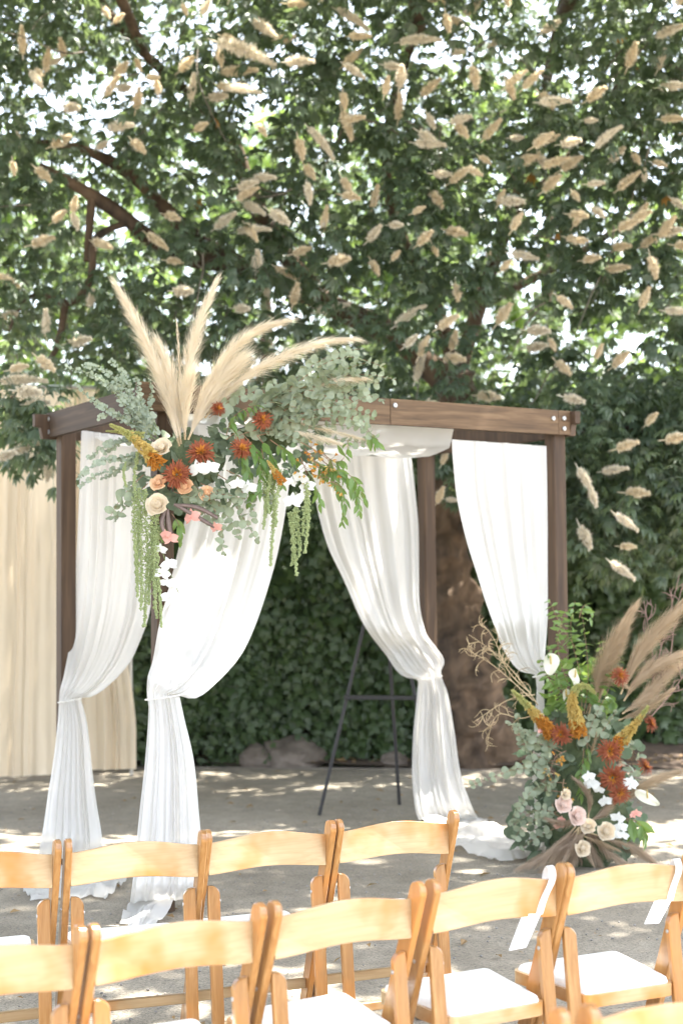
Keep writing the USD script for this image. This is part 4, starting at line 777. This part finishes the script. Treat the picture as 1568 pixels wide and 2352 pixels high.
def branch(parent, pts, Y, kind, seed, every=0.028, size=0.022, m='euc', stem='stem', name='eucalyptus_branch', singles=True, sr=0.0022, droop=0.0, facing=0.8, dY=0.0):
    """a stem with leaves in pairs; kind 'round', 'small' or 'blade'. Leaves are separate parts while the arrangement has fewer than 290 of them."""
    r = random.Random(seed); n = 30; Ys = np.interp(np.linspace(0, 1, len(pts)), [0, 1], [Y, Y + dY]) if np.isscalar(Y) else Y
    s = smooth_path([at(a, b, q) for (a, b), q in zip(pts, Ys)], n); tg = np.gradient(s, axis=0); tg /= np.linalg.norm(tg, axis=1, keepdims=True)
    t = thing(name, parent=parent); obj('stem', tube(s, np.linspace(sr, sr * 0.4, n), 4), stem, t); ln = np.linalg.norm(np.diff(s, axis=0), axis=1).sum(); N = max(3, int(ln / every)); rest = MB(); key = str(parent.GetPath())
    for q in range(N):
        u = 0.12 + 0.88 * (q + 0.5) / N; a = min(n - 2, int(u * (n - 1))); p = s[a] + (s[a + 1] - s[a]) * (u * (n - 1) - a); d = tg[a]; g0 = r.uniform(0, 6.28)
        for k in range(2):
            Fm = frame(d, (0.2, 0.9, 0.3)); g = g0 + k * math.pi + r.uniform(-0.5, 0.5); o = Fm[0] * math.cos(g) + Fm[1] * math.sin(g); sz = size * r.uniform(0.7, 1.25) * (1 - 0.4 * u)
            if kind == 'blade':
                dd = unit(o * 0.8 + d * 0.6 + np.array([0, 0, -droop]) + rand_dir(r) * 0.2); vf = leaf_blade(sz * 2.6, sz * 1.05, 0.25, r.uniform(0.0, 0.35), 4, 0.08, 1.0)
            else:
                dd = unit(o + d * 0.35 + rand_dir(r) * 0.35 + np.array([0, 0, -droop])); vf = round_leaf(r, sz)
            up = unit(TOV * facing + rand_dir(r) * (1.25 - facing) + np.array([0, 0, 0.3])); vf = place(vf, p, dd, up)
            if singles and LEAFCAP.get(key, 0) < 290: LEAFCAP[key] = LEAFCAP.get(key, 0) + 1; obj('leaf', vf, m, t)
            else: rest.add(*vf)
    if rest.n: obj('leaves', rest.out(), m, t, kind='stuff')
    return t
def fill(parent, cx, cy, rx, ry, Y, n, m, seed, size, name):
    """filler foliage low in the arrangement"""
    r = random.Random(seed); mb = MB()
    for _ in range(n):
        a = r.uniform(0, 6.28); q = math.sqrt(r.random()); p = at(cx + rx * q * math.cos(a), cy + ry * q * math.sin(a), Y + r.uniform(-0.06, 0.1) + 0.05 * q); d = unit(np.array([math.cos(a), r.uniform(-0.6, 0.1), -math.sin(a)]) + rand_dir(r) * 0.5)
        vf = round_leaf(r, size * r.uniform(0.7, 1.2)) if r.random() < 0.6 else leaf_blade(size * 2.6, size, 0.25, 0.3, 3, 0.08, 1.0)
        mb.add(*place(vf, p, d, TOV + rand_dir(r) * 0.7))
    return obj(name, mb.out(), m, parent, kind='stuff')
def twiggy(parent, pts, Y, seed, m, n_side=9, r0=0.0035, name='curly_branch', side=0.085, curl=0.8):
    r = random.Random(seed); s = smooth_path([at(a, b, Y) for a, b in pts], 24); mb = MB(); mb.add(*tube(s, np.linspace(r0, r0 * 0.4, 24), 5)); tg = np.gradient(s, axis=0)
    for q in range(n_side):
        a = r.randint(3, 22); p = s[a]; d = unit(unit(tg[a]) + rand_dir(r) * 0.9 * np.array([1, 0.5, 1])); ps = [p]; sg = r.choice((-1, 1)); st = r.uniform(0.5, 1.2) * side / 8
        for k in range(9):
            c_, s_ = math.cos(0.22 * sg * curl * (0.3 + k / 6)), math.sin(0.22 * sg * curl * (0.3 + k / 6)); d = np.array([d[0] * c_ - d[2] * s_, d[1], d[0] * s_ + d[2] * c_]); ps.append(ps[-1] + d * st)
        mb.add(*tube(np.array(ps), np.linspace(r0 * 0.6, r0 * 0.35, 10), 4))
        for _ in range(2):
            i = r.randint(3, 8); e = unit(d + rand_dir(r) * 0.9); mb.add(*tube([ps[i], ps[i] + e * 0.02, ps[i] + e * 0.04 + rand_dir(r) * 0.008], [r0 * .5, r0 * .45, r0 * .3], 4))
    return obj(name, mb.out(), m, parent)
def berries(parent, pts, Y, seed, name='berry_sprig', n=16):
    r = random.Random(seed); s = smooth_path([at(a, b, Y) for a, b in pts], 12); t = thing(name, parent=parent); st, bo, by_ = MB(), MB(), MB(); st.add(*tube(s, np.linspace(0.0025, 0.001, 12), 4))
    for q in range(n):
        p = s[r.randint(2, 11)]; d = unit(rand_dir(r) + np.array([0, -0.3, -0.6])); e = p + d * r.uniform(0.02, 0.06); st.add(*tube([p, (p + e) / 2 + rand_dir(r) * 0.004, e], 0.001, 3))
        for w in range(3): (bo if r.random() < 0.5 else by_).add(*place(leaf_blade(0.022, 0.011, 0.5, 0.3, 2, 0.3), e, unit(d + rand_dir(r) * 0.5), rand_dir(r)))
    obj('sprig_stem', st.out(), 'stem', t); obj('orange_buds', bo.out(), 'spike_o', t); obj('yellow_buds', by_.out(), 'spike_y', t)

# ------------------------------------------------------------------ flower arrangement on the arbor corner
FA = thing('arbor_flowers', label='large arrangement of pampas, eucalyptus and rust flowers on the arbor corner', cat='flower arrangement'); Ya = 6.86
mb = MB(); ball = trimesh.creation.icosphere(3); v = np.array(ball.vertices) * (1 + 0.3 * (meshkit.fbm(np.array(ball.vertices) * 2.5, 3, 4)[:, None] - 0.5)); mb.add(v * [0.16, 0.09, 0.13] + at(440, 1060, 6.96), ball.faces); mb.add(v * [0.15, 0.07, 0.08] + at(600, 1010, 7.02), ball.faces); obj('moss_base', mb.out(), 'foam', FA, smooth=True)
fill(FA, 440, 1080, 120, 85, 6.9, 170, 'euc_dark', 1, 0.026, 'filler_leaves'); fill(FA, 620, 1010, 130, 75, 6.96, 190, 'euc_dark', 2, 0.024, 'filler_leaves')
PL = [([(412, 1025), (385, 920), (345, 810), (300, 715), (264, 648)], 0.052, 1500, 0), ([(416, 1020), (402, 930), (388, 860), (368, 800)], 0.06, 1300, 0), ([(425, 1005), (428, 890), (448, 775), (478, 690), (498, 640)], 0.05, 1300, 0),
      ([(440, 990), (488, 880), (545, 795), (605, 755), (664, 734)], 0.048, 1200, 0), ([(432, 1010), (462, 945), (505, 880), (545, 836)], 0.072, 1700, 1), ([(470, 960), (560, 870), (650, 820), (730, 790), (828, 778)], 0.045, 1200, 0),
      ([(425, 1010), (425, 930), (440, 860)], 0.05, 700, 1), ([(690, 892), (760, 876), (835, 868)], 0.03, 420, 0), ([(640, 962), (720, 980), (800, 1000), (868, 1016)], 0.022, 420, 0), ([(660, 985), (720, 1002), (788, 1020)], 0.022, 350, 0), ([(412, 990), (412, 850), (404, 720)], 0.018, 160, 0)]
for k, (p, w, n, bl_) in enumerate(PL): plume(FA, p, (Ya + 0.02, Ya - 0.06 + 0.05 * (k % 3)), w * 1.38, int(n * 1.5), 'pampas', 200 + k, blunt=bool(bl_))
for k, (a, b, q, n) in enumerate([(406, 1090, 40, (-0.1, -1, 0.2)), (461, 1040, 40, (0.2, -1, 0.5)), (555, 1031, 33, (0.35, -1, 0.5)), (602, 964, 30, (0.6, -1, 0.2)), (500, 938, 22, (0.8, -1, 0.3))]): mum(FA, a, b, Ya - 0.09 + 0.02 * k, q * 0.82, 300 + k, n)
rose(FA, 370, 1026, Ya - 0.09, 22, 'creamrose', 1, name='cream_carnation', ruffle=0.5); rose(FA, 360, 1158, Ya - 0.1, 25, 'creamrose', 2, (-0.15, -1, 0.2))
rose(FA, 363, 1108, Ya - 0.07, 16, 'peach', 3, name='peach_carnation', ruffle=0.6); rose(FA, 424, 1116, Ya - 0.08, 18, 'peach', 4, name='peach_carnation', ruffle=0.6); rose(FA, 475, 1132, Ya - 0.06, 18, 'peach', 5, name='peach_carnation', ruffle=0.6)
for k, (a, b, q) in enumerate([(455, 1078, 26), (482, 1076, 24), (545, 1112, 20), (572, 1122, 22), (690, 1098, 22), (706, 1118, 22), (672, 1152, 24), (695, 1142, 20), (700, 1075, 18), (668, 1108, 16)]): orchid(FA, a, b, Ya - 0.1 + 0.005 * k, q, 400 + k)
for k, (a, b, q) in enumerate([(368, 1262, 17), (388, 1298, 22), (372, 1318, 20), (404, 1342, 21), (388, 1372, 20), (412, 1378, 22), (436, 1393, 19), (382, 1340, 16)]): orchid(FA, a, b, Ya - 0.08, q, 430 + k)
obj('orchid_stem', tube(smooth_path([at(a, b, Ya - 0.07) for a, b in ((375, 1180), (372, 1260), (392, 1320), (420, 1385))], 14), 0.002, 4), 'gstem', FA)
for k, (a, b, q) in enumerate([(440, 1188, 24), (497, 1212, 17), (392, 1238, 20), (380, 1228, 14)]): orchid(FA, a, b, Ya - 0.1, q, 450 + k, 'pink', 'pink_blossom')
for p in ([(400, 1158), (440, 1180), (495, 1212)], [(400, 1160), (450, 1165), (500, 1190)], [(385, 1170), (388, 1205), (394, 1240)], [(380, 1172), (372, 1205), (384, 1232)]): obj('dark_pod', tube(smooth_path([at(a, b, Ya - 0.09) for a, b in p], 12), np.interp(np.linspace(0, 1, 12), [0, .5, 1], [.007, .012, .008]), 7), 'pod', FA, smooth=True)
spike(FA, [(368, 1070), (340, 1040), (305, 1005), (252, 975)], Ya - 0.1, 0.036, ['spike_o', 'spike_y', 'spike_y', 'spike_g', 'spike_g'], 1, dens=1000); spike(FA, [(650, 1110), (632, 1085), (614, 1058)], Ya - 0.1, 0.022, ['spike_o', 'spike_y'], 2, dens=850); spike(FA, [(330, 1000), (280, 992), (243, 990)], Ya - 0.06, 0.016, ['spike_g'], 5, dens=900)
for k, (a, b, c, w) in enumerate([(312, 1130, 1370, 14), (322, 1120, 1400, 16), (334, 1125, 1440, 15), (346, 1150, 1390, 14), (318, 1160, 1350, 14), (358, 1180, 1420, 13), (366, 1210, 1440, 11), (352, 1200, 1400, 13), (606, 1080, 1215, 12), (625, 1085, 1300, 13), (636, 1080, 1210, 14), (618, 1090, 1180, 12), (677, 1170, 1322, 15), (684, 1160, 1280, 14), (670, 1175, 1300, 12), (704, 1110, 1270, 12), (700, 1110, 1230, 14), (312, 1040, 1140, 9), (288, 1060, 1125, 7)]): amaranth(FA, a, b, c, Ya - 0.08 + 0.008 * (k % 5), w, 500 + k)
berries(FA, [(690, 1015), (740, 1045), (775, 1075)], Ya - 0.05, 1); berries(FA, [(700, 1030), (745, 1090), (765, 1110)], Ya - 0.06, 2); berries(FA, [(690, 1050), (700, 1075), (705, 1090)], Ya - 0.08, 3, n=10); berries(FA, [(760, 1105), (785, 1118)], Ya - 0.07, 4, n=5)
# silver dollar branches sweeping right, and hanging below
E1 = [[(560, 960), (680, 880), (790, 820), (885, 845)], [(570, 970), (700, 900), (820, 860), (910, 872)], [(580, 960), (690, 860), (770, 812), (838, 800)], [(560, 980), (690, 930), (800, 900), (880, 920)], [(560, 980), (680, 950), (790, 935), (862, 960)], [(580, 990), (690, 965), (800, 960), (868, 1010)],
      [(560, 960), (620, 910), (690, 880), (760, 860)], [(560, 950), (610, 905), (660, 890), (700, 905)], [(590, 1000), (680, 985), (760, 975), (840, 985)], [(600, 960), (680, 925), (750, 915), (830, 890)], [(640, 970), (730, 940), (790, 930), (850, 905)], [(580, 940), (660, 900), (740, 905), (790, 955)], [(620, 930), (720, 890), (790, 850), (850, 830)], [(600, 990), (700, 1000), (780, 1010), (855, 1020)], [(600, 970), (680, 955), (770, 955), (848, 972)], [(560, 970), (600, 930), (640, 925), (690, 940)], [(550, 1000), (610, 985), (660, 1000), (700, 1015)], [(640, 950), (700, 915), (780, 880), (870, 880)], [(480, 960), (530, 920), (580, 900), (640, 880)], [(520, 1010), (560, 985), (600, 985), (650, 960)]]
for k, p in enumerate(E1): branch(FA, p, Ya, 'round', 600 + k, 0.038, 0.029, 'euc', dY=-0.05 + 0.035 * (k % 5))
E2 = [[(440, 1110), (480, 1150), (505, 1210), (512, 1275)], [(460, 1110), (530, 1150), (565, 1200), (592, 1245)], [(500, 1090), (545, 1120), (580, 1165), (590, 1200)], [(420, 1120), (450, 1150), (470, 1180), (485, 1205)], [(330, 1090), (290, 1130), (265, 1165), (250, 1195)], [(340, 1110), (300, 1150), (275, 1180), (262, 1200)], [(520, 1080), (560, 1100), (600, 1130), (625, 1150)], [(470, 1120), (510, 1170), (540, 1215), (548, 1240)], [(400, 1130), (440, 1140), (500, 1135), (560, 1145)]]
for k, p in enumerate(E2): branch(FA, p, Ya - 0.04, 'round', 640 + k, 0.036, 0.028, 'euc', dY=-0.06 + 0.02 * (k % 4), droop=0.3)
E3 = [[(350, 1010), (300, 930), (230, 870), (150, 842)], [(350, 1010), (290, 925), (240, 850), (188, 838)], [(355, 1000), (310, 920), (285, 860), (252, 826)], [(360, 990), (325, 930), (318, 890), (312, 868)], [(365, 985), (342, 940), (348, 900), (340, 870)], [(340, 1030), (290, 1050), (230, 1060), (178, 1100)], [(340, 1040), (280, 1075), (230, 1088), (180, 1120)], [(335, 1020), (290, 1010), (250, 1020), (200, 1055)], [(350, 1000), (280, 960), (215, 920), (170, 880)], [(340, 1030), (300, 1060), (275, 1080), (232, 1100)], [(345, 1000), (300, 950), (262, 900), (215, 860)], [(360, 1010), (300, 970), (260, 950), (225, 960)], [(360, 1000), (320, 950), (290, 900), (270, 860)], [(350, 1020), (310, 1000), (270, 1020), (240, 1040)], [(365, 1010), (345, 970), (330, 930), (322, 905)]]
for k, p in enumerate(E3): branch(FA, p, Ya, 'small', 680 + k, 0.0135, 0.0148, 'euc_small', 'gstem', 'baby_eucalyptus_branch', False, dY=-0.05 + 0.03 * (k % 5))
G1 = [[(560, 1000), (590, 1040), (600, 1090), (590, 1140)], [(590, 1000), (620, 1040), (640, 1080), (650, 1120)], [(540, 1000), (560, 1060), (575, 1110), (570, 1160)], [(620, 1010), (660, 1040), (690, 1080), (700, 1110)], [(700, 1040), (750, 1075), (800, 1090), (838, 1150)], [(720, 1060), (765, 1100), (790, 1150), (785, 1205)], [(730, 1050), (780, 1090), (815, 1130), (825, 1180)], [(690, 1060), (715, 1100), (728, 1130), (735, 1165)], [(740, 1040), (780, 1060), (795, 1040), (800, 1010)], [(380, 1170), (372, 1200), (365, 1230), (360, 1250)], [(395, 1180), (408, 1200), (415, 1220), (412, 1245)], [(600, 1030), (612, 1080), (620, 1130), (610, 1170)], [(520, 1000), (535, 960), (560, 940), (590, 930)], [(840, 990), (858, 1005), (866, 1020)]]
for k, p in enumerate(G1): branch(FA, p, Ya - 0.03, 'blade', 720 + k, 0.032, 0.030, 'ruscus', 'stem', 'ruscus_branch', True, droop=0.9, dY=-0.06 + 0.02 * (k % 4), facing=0.6)

# ------------------------------------------------------------------ flower arrangement on the ground at the right post
FB = thing('floor_flowers', label='tall floor arrangement of grasses, foxtails and rust flowers at the right post', cat='flower arrangement'); Yb = 8.05
mb = MB(); c0 = ground(1330, 1960); mb.add(v * [0.24, 0.16, 0.3] + [c0[0], Yb + 0.08, 0.26], ball.faces); mb.add(v * [0.16, 0.1, 0.36] + at(1340, 1720, Yb + 0.1), ball.faces); obj('moss_base', mb.out(), 'foam', FB, smooth=True)
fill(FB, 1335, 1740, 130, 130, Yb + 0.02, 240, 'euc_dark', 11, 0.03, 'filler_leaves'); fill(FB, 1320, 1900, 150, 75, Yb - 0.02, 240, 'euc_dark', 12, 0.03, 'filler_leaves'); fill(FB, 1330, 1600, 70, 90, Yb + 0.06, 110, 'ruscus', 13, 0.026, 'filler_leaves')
PB = [([(1352, 1640), (1372, 1560), (1408, 1480), (1452, 1402)], .075, 1300, 'pampas_mid'), ([(1372, 1620), (1392, 1550), (1420, 1490), (1440, 1440)], .05, 700, 'pampas_mid'), ([(1425, 1595), (1465, 1510), (1520, 1440), (1575, 1380)], .075, 1400, 'pampas_mid'), ([(1432, 1610), (1480, 1550), (1530, 1520), (1570, 1500)], .065, 1100, 'pampas_mid'), ([(1428, 1640), (1480, 1600), (1530, 1550), (1560, 1530)], .06, 1100, 'pampas_mid'),
      ([(1420, 1655), (1485, 1625), (1540, 1585)], .035, 600, 'pampas_mid'), ([(1360, 1600), (1400, 1570), (1430, 1575)], .035, 500, 'pampas_mid'), ([(1406, 1861), (1480, 1805), (1575, 1768)], .045, 900, 'pampas_mid'), ([(1370, 1930), (1440, 1944), (1498, 1978)], .045, 800, 'pampas_dark'), ([(1272, 1862), (1252, 1800), (1230, 1738)], .032, 600, 'pampas_dark'), ([(1350, 1745), (1362, 1715), (1370, 1680)], .015, 200, 'pampas_mid'),
      ([(1330, 1900), (1280, 1950), (1200, 1990)], .075, 1200, 'pampas_dark'), ([(1330, 1900), (1290, 1965), (1240, 2005)], .07, 1100, 'pampas_dark'), ([(1335, 1900), (1320, 1960), (1300, 2010)], .06, 900, 'pampas_dark'), ([(1345, 1890), (1360, 1950), (1385, 1995)], .06, 900, 'pampas_dark'), ([(1340, 1870), (1300, 1890), (1255, 1880)], .045, 700, 'pampas_dark'), ([(1350, 1880), (1350, 1830), (1320, 1790)], .05, 700, 'pampas_dark'), ([(1350, 1890), (1390, 1860), (1410, 1830)], .055, 900, 'pampas_dark'), ([(1350, 1900), (1400, 1960), (1450, 1990)], .055, 800, 'pampas_dark')]
r = random.Random(61)
for _ in range(9):
    a0 = r.uniform(-1.25, 1.25) + (math.pi if r.random() < 0.25 else 0); l0 = r.uniform(70, 120); x0, y0 = 1345 + r.uniform(-25, 25), 1900 + r.uniform(-25, 25)
    PB.append(([(x0, y0), (x0 + l0 * 0.5 * math.sin(a0), y0 + l0 * 0.42 * math.cos(a0)), (x0 + l0 * 1.1 * math.sin(a0), y0 + l0 * (0.72 if abs(a0) < 2 else 0.5) * math.cos(a0) + 8)], r.uniform(0.03, 0.045), 500, 'pampas_dark' if r.random() < 0.7 else 'pampas_mid'))
for k, (p, w, n, m) in enumerate(PB): plume(FB, p, (Yb - (0.1 if k > 10 else 0.0), Yb - (0.24 if k > 10 else 0.14) + 0.06 * (k % 5)), w * (0.72 if k > 10 else 1.15), int(n * (1.1 if k > 10 else 1.9)), m, 800 + k, name='grass_plume')
spike(FB, [(1272, 1690), (1240, 1655), (1205, 1615), (1176, 1586)], Yb - 0.14, 0.042, ['spike_o', 'spike_o', 'spike_y', 'spike_g', 'spike_g'], 21, dens=850); spike(FB, [(1330, 1692), (1320, 1640), (1318, 1590), (1336, 1575), (1366, 1592)], Yb - 0.14, 0.042, ['spike_o', 'spike_y', 'spike_y', 'spike_g', 'spike_g'], 22, dens=850); spike(FB, [(1410, 1722), (1440, 1685), (1470, 1650), (1488, 1622)], Yb - 0.13, 0.04, ['spike_o', 'spike_y', 'spike_y', 'spike_g'], 23, dens=850)
for k, (a, b, q, n) in enumerate([(1287, 1688, 30, (-0.2, -1, 0.2)), (1399, 1726, 33, (-0.1, -1, 0.2)), (1406, 1787, 37, (-0.2, -1, 0.1)), (1421, 1823, 30, (0.2, -1, 0.0)), (1422, 1553, 27, (0.5, -1, 0.4)), (1492, 1662, 24, (0.9, -0.6, 0.4)), (1479, 1762, 27, (0.8, -0.4, 0.6))]): mum(FB, a, b, Yb - 0.17 + 0.01 * (k % 3), q * 0.84, 900 + k, n)
for k, (a, b, q, m) in enumerate([(1295, 1848, 19, 'blush'), (1327, 1875, 21, 'blush'), (1351, 1898, 17, 'creamrose'), (1339, 1950, 18, 'creamrose'), (1393, 1910, 20, 'creamrose'), (1300, 1825, 12, 'creamrose')]): rose(FB, a, b, Yb - 0.25, q, m, 920 + k)
for k, (a, b, q) in enumerate([(1418, 1880, 18), (1424, 1902, 18), (1412, 1920, 18), (1430, 1920, 15), (1358, 1803, 21), (1352, 1785, 16), (1390, 1842, 17), (1375, 1815, 14), (1447, 1800, 20), (1436, 1808, 16)]): orchid(FB, a, b, Yb - 0.16, q, 940 + k)
for k, (a, b, q) in enumerate([(1284, 1897, 14), (1288, 1884, 11), (1461, 1870, 13), (1452, 1874, 10), (1240, 1680, 8)]): orchid(FB, a, b, Yb - 0.16, q, 960 + k, 'pink', 'pink_blossom')
spathe(FB, 1265, 1526, Yb - 0.16, 36, 50, 8, 1); spathe(FB, 1319, 1556, Yb - 0.12, 24, 40, -6, 2); spathe(FB, 1486, 1834, Yb - 0.16, 24, 62, -62, 3); spathe(FB, 1300, 1600, Yb - 0.1, 16, 36, 5, 4)
berries(FB, [(1300, 1725), (1275, 1740), (1265, 1770)], Yb - 0.15, 5, n=14); berries(FB, [(1295, 1790), (1292, 1810), (1298, 1830)], Yb - 0.16, 6, n=12)
for k, (p, ns) in enumerate([([(1235, 1620), (1172, 1536), (1114, 1484), (1076, 1458)], 15), ([(1215, 1590), (1160, 1530), (1135, 1470), (1105, 1430)], 12), ([(1228, 1596), (1172, 1606), (1130, 1630), (1086, 1660)], 10), ([(1225, 1610), (1170, 1560), (1120, 1520), (1065, 1490)], 12), ([(1230, 1640), (1190, 1650), (1150, 1640), (1120, 1700)], 8)]): twiggy(FB, p, Yb - 0.05, 980 + k, 'curly', ns)
for k, p in enumerate([[(1480, 1640), (1500, 1540), (1490, 1450), (1478, 1380)], [(1490, 1640), (1540, 1500), (1550, 1420), (1568, 1340)], [(1495, 1645), (1550, 1580), (1575, 1540)], [(1490, 1600), (1520, 1480), (1545, 1380), (1560, 1320)]]): twiggy(FB, p, Yb + 0.05, 990 + k, 'purple', 11, r0=0.0045, side=0.1, curl=0.6)
GB = [[(1330, 1640), (1300, 1560), (1280, 1480), (1300, 1400)], [(1335, 1640), (1330, 1540), (1310, 1450), (1320, 1380)], [(1340, 1640), (1350, 1560), (1345, 1480), (1335, 1400)], [(1345, 1640), (1365, 1580), (1380, 1520), (1375, 1470)], [(1320, 1640), (1290, 1580), (1270, 1530), (1258, 1480)], [(1325, 1650), (1300, 1600), (1268, 1570), (1240, 1510)], [(1330, 1500), (1290, 1440), (1270, 1400), (1260, 1375)], [(1330, 1420), (1345, 1390), (1355, 1400), (1352, 1425)], [(1340, 1720), (1335, 1770), (1330, 1800), (1335, 1830)], [(1345, 1700), (1350, 1740), (1345, 1780), (1350, 1810)], [(1360, 1650), (1390, 1600), (1410, 1540), (1425, 1500)], [(1420, 1880), (1445, 1890), (1450, 1920)], [(1430, 1880), (1465, 1890), (1482, 1935)]]
for k, p in enumerate(GB): branch(FB, p, Yb - 0.06, 'blade', 1000 + k, 0.034, 0.030 if k < 11 else 0.045, 'ruscus', 'stem', 'ruscus_branch', True, droop=0.7, dY=-0.08 + 0.04 * (k % 4), facing=0.5)
EB = [[(1290, 1720), (1250, 1700), (1200, 1680), (1165, 1660)], [(1290, 1730), (1240, 1710), (1200, 1700), (1190, 1640)], [(1280, 1750), (1240, 1740), (1210, 1720), (1192, 1700)], [(1290, 1760), (1230, 1750), (1170, 1770), (1080, 1805)], [(1280, 1780), (1240, 1770), (1200, 1765), (1160, 1775)], [(1350, 1700), (1360, 1660), (1370, 1640), (1378, 1620)], [(1370, 1700), (1390, 1670), (1405, 1650), (1415, 1630)], [(1360, 1720), (1340, 1690), (1345, 1660), (1350, 1640)], [(1400, 1700), (1430, 1690), (1450, 1720), (1470, 1740)], [(1290, 1820), (1230, 1820), (1190, 1850), (1175, 1890)], [(1290, 1860), (1240, 1880), (1200, 1900), (1180, 1930)], [(1280, 1900), (1240, 1920), (1210, 1940), (1195, 1955)], [(1300, 1800), (1250, 1800), (1210, 1830), (1190, 1860)], [(1290, 1880), (1240, 1860), (1200, 1880), (1170, 1900)], [(1420, 1740), (1450, 1770), (1465, 1800)]]
for k, p in enumerate(EB): branch(FB, p, Yb - 0.08, 'round', 1040 + k, 0.042, 0.0275, 'euc', dY=-0.1 + 0.04 * (k % 4))
